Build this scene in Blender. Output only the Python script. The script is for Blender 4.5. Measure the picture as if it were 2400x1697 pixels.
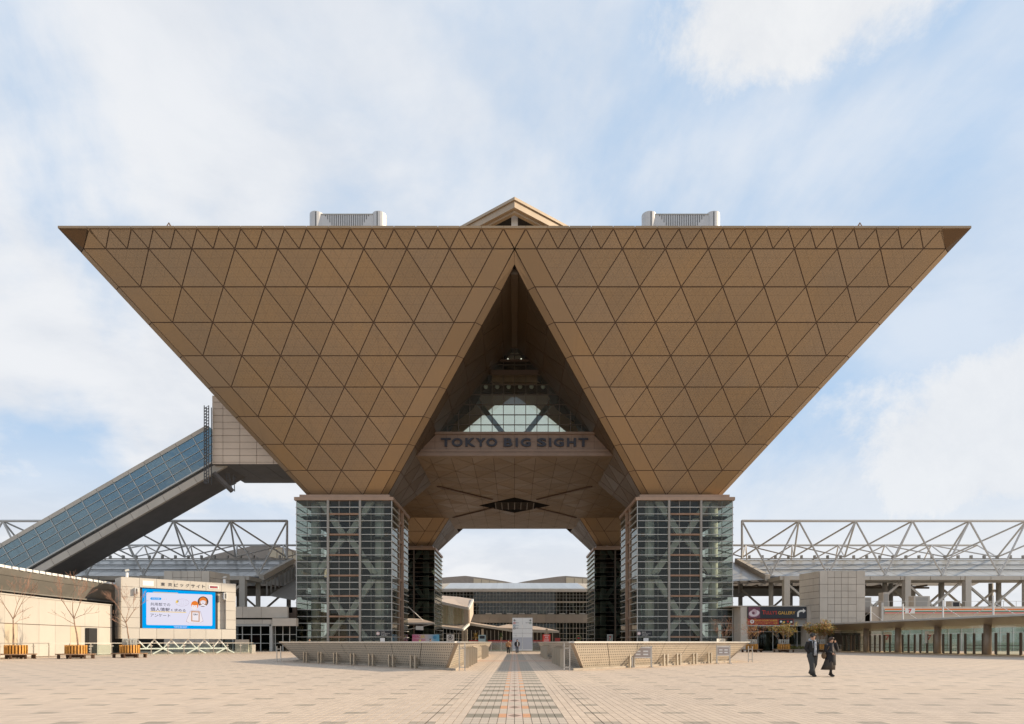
import bpy, math, random
from mathutils import Vector, Matrix
R = math.radians
random.seed(7)
for o in list(bpy.data.objects): bpy.data.objects.remove(o)
SC = bpy.context.scene
COL = SC.collection

# ------------------------------------------------------------------ camera
F, PX, PY, CH = 1490.0, 1206.0, 1505.0, 1.4      # focal length and principal point of the photograph, eye height
cam = bpy.data.cameras.new('Camera')
camo = bpy.data.objects.new('Camera', cam); COL.objects.link(camo)
camo.location = (0, 0, CH); camo.rotation_euler = (R(90), 0, 0)
cam.sensor_fit = 'HORIZONTAL'; cam.sensor_width = 36; cam.lens = 36 * F / 2400
cam.shift_x = -6 / 2400; cam.shift_y = (PY - 848.5) / 2400
cam.clip_start = 0.1; cam.clip_end = 6000
SC.camera = camo

# ------------------------------------------------------------------ sun, sky, exposure
SUN_EL, SUN_AZ = R(22.5), R(3.0)                 # azimuth from +X towards +Y
sd = Vector((math.cos(SUN_EL) * math.cos(SUN_AZ), math.cos(SUN_EL) * math.sin(SUN_AZ), math.sin(SUN_EL)))
sun = bpy.data.lights.new('Sun', 'SUN'); sun.energy = 5.0; sun.angle = R(0.53); sun.color = (1.0, 0.82, 0.59)
suno = bpy.data.objects.new('Sun', sun); COL.objects.link(suno); suno.location = (60, 0, 60)
suno.rotation_euler = sd.to_track_quat('Z', 'Y').to_euler()
SC.view_settings.view_transform = 'Standard'; SC.view_settings.look = 'None'
SC.view_settings.gamma = 1; SC.view_settings.use_curve_mapping = False
SC.view_settings.exposure = 0.18
SC.cycles.transparent_max_bounces = 24
SC.cycles.max_bounces = 7; SC.cycles.diffuse_bounces = 4; SC.cycles.glossy_bounces = 4
SC.cycles.use_denoising = True
SC.cycles.sample_clamp_indirect = 6

class NT:
    """tiny node-tree helper"""
    def __init__(s, nt): s.nt = nt; nt.nodes.clear()
    def n(s, t, **k):
        x = s.nt.nodes.new(t)
        for a, b in k.items(): setattr(x, a, b)
        return x
    def l(s, a, b): s.nt.links.new(a, b)
    def put(s, sock, v):
        if isinstance(v, bpy.types.NodeSocket): s.l(v, sock)
        elif isinstance(v, (tuple, list)) and len(v) == 3 and sock.type == 'RGBA': sock.default_value = (*v, 1)
        else: sock.default_value = v
    def m(s, op, a, b=0.0, c=None, clamp=False):
        x = s.n('ShaderNodeMath', operation=op, use_clamp=clamp)
        s.put(x.inputs[0], a); s.put(x.inputs[1], b)
        if c is not None: s.put(x.inputs[2], c)
        return x.outputs[0]
    def mix(s, f, a, b, bt='MIX'):
        x = s.n('ShaderNodeMix', data_type='RGBA', blend_type=bt, clamp_factor=True)
        s.put(x.inputs[0], f); s.put(x.inputs[6], a); s.put(x.inputs[7], b)
        return x.outputs[2]
    def noise(s, vec, scale, detail=4, rough=0.5, dist=0.0):
        x = s.n('ShaderNodeTexNoise'); x.inputs['Scale'].default_value = scale
        x.inputs['Detail'].default_value = detail; x.inputs['Roughness'].default_value = rough; x.inputs['Distortion'].default_value = dist
        if vec is not None: s.l(vec, x.inputs['Vector'])
        return x.outputs[0]
    def ramp(s, v, a, b, c=0.0, d=1.0, smooth=True):
        x = s.n('ShaderNodeMapRange', interpolation_type='SMOOTHSTEP' if smooth else 'LINEAR')
        s.put(x.inputs[0], v)
        for i, q in enumerate((a, b, c, d)): x.inputs[i + 1].default_value = q
        return x.outputs[0]
    def xyz(s, v):
        x = s.n('ShaderNodeSeparateXYZ'); s.l(v, x.inputs[0]); return x.outputs
    def vec(s, a, b, c):
        x = s.n('ShaderNodeCombineXYZ')
        for i, q in enumerate((a, b, c)): s.put(x.inputs[i], q)
        return x.outputs[0]

W = bpy.data.worlds.new('World'); SC.world = W; W.use_nodes = True
t = NT(W.node_tree)
sky = t.n('ShaderNodeTexSky', sky_type='NISHITA', sun_disc=False)
sky.sun_elevation = SUN_EL; sky.sun_rotation = R(90) - SUN_AZ; sky.air_density = 1.0; sky.dust_density = 1.6; sky.ozone_density = 1.2
gen = t.n('ShaderNodeTexCoord').outputs['Generated']
dx, dy, dz = t.xyz(gen)
h = t.m('ADD', t.m('MAXIMUM', dz, 0.0), 0.22)
u, v = t.m('DIVIDE', dx, h), t.m('DIVIDE', dy, h)
pv = t.vec(t.m('ADD', u, t.m('MULTIPLY', v, 0.35)), t.m('MULTIPLY', v, 0.55), 3.7)
n1 = t.noise(pv, 1.5, 8, 0.55, 0.5)
pv2 = t.vec(t.m('MULTIPLY', u, 1.0), t.m('MULTIPLY', v, 1.0), 9.2)
n2 = t.noise(pv2, 2.6, 9, 0.58, 0.2)
veil = t.ramp(t.m('ADD', t.m('MULTIPLY', n1, 0.75), t.m('MULTIPLY', n2, 0.25)), 0.40, 0.60)
# slow coverage: more veil to the west (left), clearer to the upper right
lefty = t.ramp(u, 1.1, -0.7, 0.55, 1.0)
veil = t.m('MULTIPLY', veil, lefty)
# crisp cumulus: blobs in a few directions, edges broken by noise
n3 = t.noise(t.vec(dx, dy, t.m('MULTIPLY', dz, 0.8)), 6.0, 12, 0.68, 0.25)
def cumulus(cx, cy, cz, rx, rz, soft=0.16):
    c = Vector((cx, cy, cz)).normalized()
    ax = t.m('DIVIDE', t.m('SUBTRACT', dx, c.x), rx); az = t.m('DIVIDE', t.m('SUBTRACT', dz, c.z), rz)
    d = t.m('SQRT', t.m('ADD', t.m('MULTIPLY', ax, ax), t.m('MULTIPLY', az, az)))
    front = t.m('GREATER_THAN', dy, 0.0)
    e = t.m('ADD', d, t.m('MULTIPLY', t.m('SUBTRACT', n3, 0.5), 1.8))
    return t.m('MULTIPLY', t.ramp(e, 1.0 + soft, 1.0 - soft, 0, 1), front)
def dirpx(x, y): return ((x - PX) / F, 1.0, (PY - y) / F)
c1 = t.m('MULTIPLY', cumulus(*dirpx(1900, -45), 0.15, 0.066, 0.3), 0.92)
c2 = t.m('MULTIPLY', cumulus(*dirpx(2420, 990), 0.165, 0.115, 0.28), 0.85)
c3 = t.m('MULTIPLY', cumulus(*dirpx(2120, 1200), 0.30, 0.10, 0.7), 0.7)
cum = t.m('MAXIMUM', c1, t.m('MAXIMUM', c2, c3))
haze = t.ramp(dz, 0.30, 0.10, 0.0, 0.92)
cover = t.m('MAXIMUM', t.m('MULTIPLY', veil, 0.88), t.m('MAXIMUM', cum, haze))
shade = t.ramp(n2, 0.35, 0.65, 0.0, 1.0)
ccol = t.mix(shade, (8.0, 8.2, 8.6), (9.4, 9.4, 9.5))
ccol = t.mix(cum, ccol, t.mix(t.ramp(n3, 0.35, 0.7), (9.5, 9.5, 9.5), (8.5, 8.6, 8.8)))
base = t.mix(0.82, sky.outputs[0], (5.3, 7.3, 9.9))
col = t.mix(cover, base, ccol)
bg = t.n('ShaderNodeBackground'); t.l(col, bg.inputs[0]); bg.inputs[1].default_value = 0.086
wo = t.n('ShaderNodeOutputWorld'); t.l(bg.outputs[0], wo.inputs[0])

# ------------------------------------------------------------------ helpers
def at(px, py, d):
    return Vector(((px - PX) * d / F, d, CH + (PY - py) * d / F))
def zat(py, d): return CH + (PY - py) * d / F
def xat(px, d): return (px - PX) * d / F

def inset(pts, d):
    pts = [Vector(p) for p in pts]; k = len(pts)
    nrm = Vector((0, 0, 0))
    for i in range(k):
        a, b = pts[i], pts[(i + 1) % k]
        nrm += a.cross(b)
    nrm.normalize(); out = []
    for i in range(k):
        p0, p1, p2 = pts[i - 1], pts[i], pts[(i + 1) % k]
        e1 = (p1 - p0).normalized(); e2 = (p2 - p1).normalized()
        m1 = nrm.cross(e1); m2 = nrm.cross(e2)
        s = 1 + m1.dot(m2)
        out.append(p1 + (m1 + m2) * (d / s) if s > 0.05 else p1 + m1 * d)
    return out

class MB:
    def __init__(s): s.v = []; s.f = []; s.mi = []; s.cur = 0
    def add(s, vs, fs):
        o = len(s.v); s.v += [tuple(x) for x in vs]
        s.f += [tuple(i + o for i in f) for f in fs]; s.mi += [s.cur] * len(fs)
        return s
    def hexa(s, p):   # 4 bottom, 4 top
        return s.add(p, [(3, 2, 1, 0), (4, 5, 6, 7), (0, 1, 5, 4), (1, 2, 6, 5), (2, 3, 7, 6), (3, 0, 4, 7)])
    def box(s, x0, x1, y0, y1, z0, z1):
        return s.hexa([(x0, y0, z0), (x1, y0, z0), (x1, y1, z0), (x0, y1, z0), (x0, y0, z1), (x1, y0, z1), (x1, y1, z1), (x0, y1, z1)])
    def slab(s, pts, n, t):
        n = Vector(n) * t; k = len(pts); pts = [Vector(p) for p in pts]
        nn = Vector((0, 0, 0))
        for i in range(k): nn += pts[i].cross(pts[(i + 1) % k])
        if nn.dot(n) < 0: pts = pts[::-1]
        vs = pts + [p + n for p in pts]
        fs = [tuple(range(k - 1, -1, -1)), tuple(range(k, 2 * k))] + [(i, (i + 1) % k, k + (i + 1) % k, k + i) for i in range(k)]
        return s.add(vs, fs)
    def beam(s, a, b, w, h=None, up=(0, 0, 1)):
        a, b = Vector(a), Vector(b); h = h or w; d = (b - a).normalized(); up = Vector(up)
        if abs(d.dot(up)) > 0.98: up = Vector((0, 1, 0))
        sx = d.cross(up).normalized() * (w / 2); sz = sx.cross(d).normalized() * (h / 2)
        return s.hexa([a - sx - sz, a + sx - sz, b + sx - sz, b - sx - sz, a - sx + sz, a + sx + sz, b + sx + sz, b - sx + sz])
    def cyl(s, a, b, r1, r2=None, n=10, caps=True):
        a, b = Vector(a), Vector(b); r2 = r1 if r2 is None else r2; d = (b - a).normalized()
        up = Vector((0, 0, 1)) if abs(d.z) < 0.95 else Vector((1, 0, 0))
        x = d.cross(up).normalized(); y = x.cross(d)
        ring = lambda c, r: [c + x * (r * math.cos(i * 2 * math.pi / n)) - y * (r * math.sin(i * 2 * math.pi / n)) for i in range(n)]
        fs = [(i, (i + 1) % n, n + (i + 1) % n, n + i) for i in range(n)]
        if caps: fs += [tuple(range(n - 1, -1, -1)), tuple(range(n, 2 * n))]
        return s.add(ring(a, r1) + ring(b, r2), fs)
    def loft(s, rings, caps=True):
        n = len(rings[0]); o = []; fs = []
        for r in rings: o += r
        for j in range(len(rings) - 1):
            for i in range(n): fs.append((j * n + i, j * n + (i + 1) % n, (j + 1) * n + (i + 1) % n, (j + 1) * n + i))
        if caps: fs += [tuple(range(n - 1, -1, -1)), tuple(range((len(rings) - 1) * n, len(rings) * n))]
        return s.add(o, fs)
    def ball(s, c, rx, ry=None, rz=None, nu=10, nv=7):
        c = Vector(c); ry = ry or rx; rz = rz or rx; rings = []
        for j in range(nv):
            a = math.pi * (0.04 + 0.92 * j / (nv - 1)) - math.pi / 2
            rings.append([c + Vector((rx * math.cos(a) * math.cos(i * 2 * math.pi / nu), ry * math.cos(a) * math.sin(i * 2 * math.pi / nu), rz * math.sin(a))) for i in range(nu)])
        return s.loft(rings)
    def mesh(s, name, mats, org=None, smooth=False):
        me = bpy.data.meshes.new(name); o = Vector(org) if org is not None else Vector((0, 0, 0))
        me.from_pydata([Vector(p) - o for p in s.v], [], s.f)
        for m in (mats if isinstance(mats, (list, tuple)) else [mats]): me.materials.append(m)
        if any(s.mi): me.polygons.foreach_set('material_index', s.mi)
        if smooth: me.polygons.foreach_set('use_smooth', [True] * len(me.polygons))
        me.update(); return me
    def obj(s, name, mats, parent=None, org=None, smooth=False, **props):
        """links the collected shape as one mesh; world coordinates; a part is stored relative to its thing"""
        if parent is not None: org = worldloc(parent)
        me = s.mesh(name, mats, org, smooth)
        o = bpy.data.objects.new(name, me); COL.objects.link(o)
        if parent is not None: o.parent = parent
        elif org is not None: o.location = org
        for k, q in props.items(): o[k] = q
        return o
def worldloc(o):
    p = Vector(o.location)
    while o.parent is not None: o = o.parent; p = p + Vector(o.location)
    return p
def thing(name, label, cat, loc=(0, 0, 0), group=None, rz=0):
    o = bpy.data.objects.new(name, None); COL.objects.link(o); o.empty_display_size = 0.3
    o.location = loc; o.rotation_euler = (0, 0, rz); o['label'] = label; o['category'] = cat
    if group: o['group'] = group
    return o
def tag(o, label=None, cat=None, group=None, kind=None):
    for k, q in (('label', label), ('category', cat), ('group', group), ('kind', kind)):
        if q: o[k] = q
    return o
def copy_tree(o, parent=None):
    c = o.copy(); COL.objects.link(c); c.parent = parent
    for ch in [q for q in o.children]: copy_tree(ch, c)
    return c
def box(name, x0, x1, y0, y1, z0, z1, mat, parent=None, **p):
    return MB().box(x0, x1, y0, y1, z0, z1).obj(name, mat, parent, **p)

FONT = None
def text_mesh(txt, w=None, h=None, bold=0.0, depth=0.0):
    """flat lettering in the XZ plane, lower left at the origin, fitted to w x h metres"""
    cu = bpy.data.curves.new('lettering', 'FONT'); cu.body = txt; cu.size = 1; cu.offset = bold; cu.resolution_u = 3
    cu.extrude = depth
    ob = bpy.data.objects.new('lettering', cu)
    tmp = bpy.data.scenes.new('tmp'); tmp.collection.objects.link(ob)     # an empty scene evaluates fast
    with bpy.context.temp_override(scene=tmp, view_layer=tmp.view_layers[0]): dg = bpy.context.evaluated_depsgraph_get()
    me = bpy.data.meshes.new_from_object(ob.evaluated_get(dg))
    bpy.data.objects.remove(ob); bpy.data.curves.remove(cu); bpy.data.scenes.remove(tmp)
    xs = [q.co.x for q in me.vertices]; ys = [q.co.y for q in me.vertices]
    if not xs: return me
    x0, x1, y0, y1 = min(xs), max(xs), min(ys), max(ys)
    sy = h / max(y1 - y0, 1e-6) if h else (w / (x1 - x0)); sx = w / max(x1 - x0, 1e-6) if w else sy
    for q in me.vertices: q.co = Vector(((q.co.x - x0) * sx, -q.co.z, (q.co.y - y0) * sy))
    me.update(); return me
def text(name, txt, loc, w, h, mat, parent, rz=0.0, bold=0.0, depth=0.0):
    me = text_mesh(txt, w, h, bold, depth); me.materials.clear(); me.materials.append(mat)
    o = bpy.data.objects.new(name, me); COL.objects.link(o)
    o.parent = parent; o.location = Vector(loc) - worldloc(parent); o.rotation_euler = (0, 0, rz)
    return o

# ------------------------------------------------------------------ materials
def principled(name, col, rough=0.6, metal=0.0, var=0.0, nscale=1.0, bump=0.0, bscale=20.0, rnd=0.0, spec=0.5, stain=0.0):
    m = bpy.data.materials.new(name); m.use_nodes = True; t = NT(m.node_tree)
    p = t.n('ShaderNodeBsdfPrincipled'); o = t.n('ShaderNodeOutputMaterial'); t.l(p.outputs[0], o.inputs[0])
    p.inputs['Roughness'].default_value = rough; p.inputs['Metallic'].default_value = metal
    p.inputs['Specular IOR Level'].default_value = spec
    pos = t.n('ShaderNodeNewGeometry').outputs['Position']; c = None
    if var:
        n = t.noise(pos, nscale, 6, 0.6)
        lo = tuple(q * (1 - var) for q in col); hi = tuple(min(1, q * (1 + var)) for q in col)
        c = t.mix(t.ramp(n, 0.3, 0.7), lo, hi)
    if stain:
        x, y, z = t.xyz(pos)
        sv = t.vec(t.m('MULTIPLY', t.m('ADD', x, y), 3.0), t.m('MULTIPLY', t.m('SUBTRACT', x, y), 3.0), t.m('MULTIPLY', z, 0.25))
        n = t.ramp(t.noise(sv, 0.8, 6, 0.6), 0.5, 0.8, 0, stain)
        c = t.mix(n, c if c is not None else col, tuple(q * 0.45 for q in col))
    if rnd:
        r = t.n('ShaderNodeObjectInfo').outputs['Random']
        hs = t.n('ShaderNodeHueSaturation'); t.put(hs.inputs['Color'], c if c is not None else col)
        t.l(t.m('ADD', t.m('MULTIPLY', r, 2 * rnd), 1 - rnd), hs.inputs['Value']); c = hs.outputs[0]
    t.put(p.inputs['Base Color'], c if c is not None else col)
    if bump:
        b = t.n('ShaderNodeBump'); b.inputs['Strength'].default_value = bump; b.inputs['Distance'].default_value = 0.02
        t.l(t.noise(pos, bscale, 5), b.inputs['Height']); t.l(b.outputs[0], p.inputs['Normal'])
    return m

def glass(name, tint, refl=0.10, rough=0.015, rcol=(0.9, 0.95, 0.95), ior=1.5, wavy=0.0):
    m = bpy.data.materials.new(name); m.use_nodes = True; t = NT(m.node_tree)
    tr = t.n('ShaderNodeBsdfTransparent'); t.put(tr.inputs[0], tint)
    gl = t.n('ShaderNodeBsdfGlossy'); t.put(gl.inputs[0], rcol); gl.inputs['Roughness'].default_value = rough
    lw = t.n('ShaderNodeLayerWeight'); lw.inputs[0].default_value = 0.5
    fr = t.m('ADD', t.m('MULTIPLY', t.m('POWER', lw.outputs['Facing'], 5.0), 0.92), 0.03)
    if wavy:
        pos = t.n('ShaderNodeNewGeometry').outputs['Position']
        b = t.n('ShaderNodeBump'); b.inputs['Strength'].default_value = wavy; b.inputs['Distance'].default_value = 0.05
        t.l(t.noise(pos, 0.9, 3), b.inputs['Height']); t.l(b.outputs[0], gl.inputs['Normal'])
    mx = t.n('ShaderNodeMixShader'); t.l(t.m('ADD', fr, refl, clamp=True), mx.inputs[0])
    t.l(tr.outputs[0], mx.inputs[1]); t.l(gl.outputs[0], mx.inputs[2])
    o = t.n('ShaderNodeOutputMaterial'); t.l(mx.outputs[0], o.inputs[0]); return m

def emit(name, col, s=1.0):
    m = bpy.data.materials.new(name); m.use_nodes = True; t = NT(m.node_tree)
    e = t.n('ShaderNodeEmission'); t.put(e.inputs[0], col); e.inputs[1].default_value = s
    o = t.n('ShaderNodeOutputMaterial'); t.l(e.outputs[0], o.inputs[0]); return m

PB, PDZ, PDY, PZ0 = 5.34, 3.191, 2.747, 24.77    # panel base, rise and run of one panel row, foot of the pyramids

def bronze(name, axis, metal=0.35, rough=0.42, col=(0.375, 0.270, 0.174), fine=True):
    """bronze-coloured pressed titanium: fine triangular joints and a pressed relief; axis picks the face's own plane"""
    m = bpy.data.materials.new(name); m.use_nodes = True; t = NT(m.node_tree)
    p = t.n('ShaderNodeBsdfPrincipled'); o = t.n('ShaderNodeOutputMaterial'); t.l(p.outputs[0], o.inputs[0])
    p.inputs['Metallic'].default_value = metal
    t.l(t.m('ADD', t.m('MULTIPLY', t.m('FRACT', t.m('MULTIPLY', t.n('ShaderNodeObjectInfo').outputs['Random'], 3.7)), 0.16), rough - 0.08), p.inputs['Roughness'])
    pos = t.n('ShaderNodeNewGeometry').outputs['Position']; x, y, z = t.xyz(pos)
    uu = {'X': t.m('DIVIDE', t.m('SUBTRACT', x, 26.75), PB), 'Y': t.m('DIVIDE', t.m('SUBTRACT', y, 107.3), PDY * 2), 'S': t.m('DIVIDE', x, 3.37)}[axis]
    vv = t.m('DIVIDE', t.m('SUBTRACT', z, PZ0), PDZ) if axis != 'S' else t.m('DIVIDE', y, 4.3)
    d1 = t.m('ADD', uu, t.m('MULTIPLY', vv, 0.5)); d2 = t.m('SUBTRACT', uu, t.m('MULTIPLY', vv, 0.5))
    def tri(q, k, off=0.5): return t.m('ABSOLUTE', t.m('SUBTRACT', t.m('FRACT', t.m('ADD', t.m('MULTIPLY', q, k), off)), 0.5))
    def lines(k, w, off=0.5):
        mn = t.m('MINIMUM', tri(vv, k), t.m('MINIMUM', tri(d1, k), tri(d2, k)))
        return t.ramp(mn, 0.0, w, 1.0, 0.0)
    l4 = lines(4, 0.045)
    r = t.n('ShaderNodeObjectInfo').outputs['Random']
    n = t.noise(pos, 0.09, 4, 0.55); n2 = t.noise(pos, 0.8, 6, 0.65)
    c = t.mix(t.ramp(n, 0.35, 0.65), tuple(q * 0.92 for q in col), (col[0] * 1.05, col[1] * 1.0, col[2] * 0.9))
    c = t.mix(t.ramp(n2, 0.35, 0.75, 0, 0.16), c, (col[0] * 0.8, col[1] * 0.84, col[2] * 0.95))
    st = t.noise(t.vec(t.m('MULTIPLY', x, 1.6), t.m('MULTIPLY', y, 0.05), t.m('MULTIPLY', z, 0.07)), 1.0, 6, 0.65)
    c = t.mix(t.ramp(st, 0.52, 0.8, 0, 0.30), c, (col[0] * 0.62, col[1] * 0.62, col[2] * 0.66))      # rain streaks down the slope
    hs = t.n('ShaderNodeHueSaturation'); t.l(c, hs.inputs['Color'])
    t.l(t.m('ADD', t.m('MULTIPLY', r, 0.09), 0.955), hs.inputs['Value'])
    t.l(t.m('ADD', t.m('MULTIPLY', t.m('FRACT', t.m('MULTIPLY', r, 7.3)), 0.10), 0.95), hs.inputs['Saturation'])
    c = hs.outputs[0]
    if fine:
        c = t.mix(t.m('MULTIPLY', l4, 0.24), c, tuple(q * 0.45 for q in col))
        b = t.n('ShaderNodeBump'); b.inputs['Strength'].default_value = 0.16; b.inputs['Distance'].default_value = 0.05
        s16 = t.m('MULTIPLY', t.m('MULTIPLY', tri(vv, 12), tri(d1, 12)), t.m('MULTIPLY', tri(d2, 12), 14.0))
        t.l(t.m('SUBTRACT', s16, l4), b.inputs['Height']); t.l(b.outputs[0], p.inputs['Normal'])
        dap = t.ramp(s16, 0.05, 0.5, 0.0, 0.10)
        c = t.mix(dap, c, tuple(min(1, q * 1.5) for q in col))
    t.l(c, p.inputs['Base Color']); return m

M = {}
M['bronze'] = bronze('bronze_front_panel', 'X')
M['bronze_side_shaded'] = bronze('shaded_bronze_side_panel', 'Y', metal=0.45, rough=0.5, col=(0.12, 0.082, 0.05))  # same bronze, darkened: the shade inside the opening is put into the colour
M['bronze_soffit_shaded'] = bronze('shaded_bronze_soffit_panel', 'S', col=(0.225, 0.162, 0.105), metal=0.35, rough=0.5)  # same bronze with the shade under the tower painted into its base colour
M['bronze_plain'] = bronze('bronze_plain_panel', 'X', fine=False, col=(0.39, 0.272, 0.165))
M['joint'] = principled('dark_brown_joint', (0.10, 0.058, 0.036), 0.7)
M['bronze_tip_shaded'] = bronze('shaded_bronze_tip', 'X', fine=False, metal=0.85, rough=0.4, col=(0.15, 0.098, 0.06))  # darker copy of the bronze: shade on the sideways-facing tip is painted in
M['cap'] = principled('pinkish_bronze_fascia', (0.40, 0.27, 0.19), 0.5, 0.2, var=0.08, nscale=0.6, rnd=0.05)
M['dark'] = principled('dark_interior', (0.035, 0.034, 0.032), 0.85)
M['dark2'] = principled('dark_brown_interior', (0.085, 0.058, 0.042), 0.8)
M['glass_leg'] = glass('green_tinted_glass', (0.78, 0.805, 0.77), 0.006, rcol=(0.60, 0.62, 0.61), wavy=0.03)
M['glass_clear'] = glass('clear_glass', (0.88, 0.93, 0.91), 0.02)
M['glass_dark'] = glass('dark_tinted_glass', (0.50, 0.55, 0.52), 0.02, rcol=(0.7, 0.72, 0.72))
M['glass_blue'] = glass('blue_green_tube_glass', (0.42, 0.53, 0.57), 0.16, rcol=(0.70, 0.86, 0.93), wavy=0.35)
M['glass_green'] = glass('green_balustrade_glass', (0.88, 0.935, 0.905), 0.03)
M['glass_fence'] = glass('sea_green_fence_glass', (0.50, 0.66, 0.58), 0.16, rough=0.15)
M['steel'] = principled('brushed_steel', (0.56, 0.53, 0.48), 0.35, 0.75, var=0.08, nscale=3)
M['steel_dark'] = principled('dark_grey_steel', (0.10, 0.10, 0.10), 0.5, 0.3)
M['mull'] = principled('pale_grey_aluminium', (0.52, 0.52, 0.49), 0.4, 0.2, rnd=0.05)
M['mull_dark'] = principled('dark_bronze_mullion', (0.13, 0.10, 0.075), 0.5, 0.3)
M['beam'] = principled('brown_sign_beam', (0.235, 0.16, 0.115), 0.5, 0.2, var=0.08, nscale=0.6)
M['redbeam'] = principled('rust_brown_floor_edge', (0.33, 0.20, 0.13), 0.6, var=0.15)
M['brace'] = principled('pale_grey_brace_paint', (0.70, 0.71, 0.67), 0.55, var=0.06)
M['concrete'] = principled('warm_grey_cladding', (0.54, 0.485, 0.41), 0.65, 0, var=0.06, nscale=0.4, rnd=0.05, stain=0.12)
M['concrete_d'] = principled('mid_grey_cladding', (0.36, 0.335, 0.30), 0.65, 0, var=0.06, nscale=0.4, rnd=0.05, stain=0.15)
M['white'] = principled('off_white_panel', (0.49, 0.46, 0.415), 0.5, 0, var=0.03, nscale=0.5, rnd=0.03, stain=0.06)
M['truss'] = principled('pale_grey_truss_paint', (0.55, 0.53, 0.50), 0.45, 0.1)
M['black'] = principled('black_paint', (0.02, 0.02, 0.022), 0.5)
M['lettering'] = principled('dark_grey_letter_metal', (0.035, 0.035, 0.045), 0.45, 0.3)
M['skylight'] = None
def translucent(name, col):
    m = bpy.data.materials.new(name); m.use_nodes = True; t = NT(m.node_tree)
    a = t.n('ShaderNodeBsdfTranslucent'); t.put(a.inputs[0], col); b = t.n('ShaderNodeBsdfDiffuse'); t.put(b.inputs[0], col)
    mx = t.n('ShaderNodeMixShader'); mx.inputs[0].default_value = 0.25; t.l(a.outputs[0], mx.inputs[1]); t.l(b.outputs[0], mx.inputs[2])
    o = t.n('ShaderNodeOutputMaterial'); t.l(mx.outputs[0], o.inputs[0]); return m
M['skylight'] = translucent('milky_skylight_glass', (0.80, 0.82, 0.80))
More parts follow.
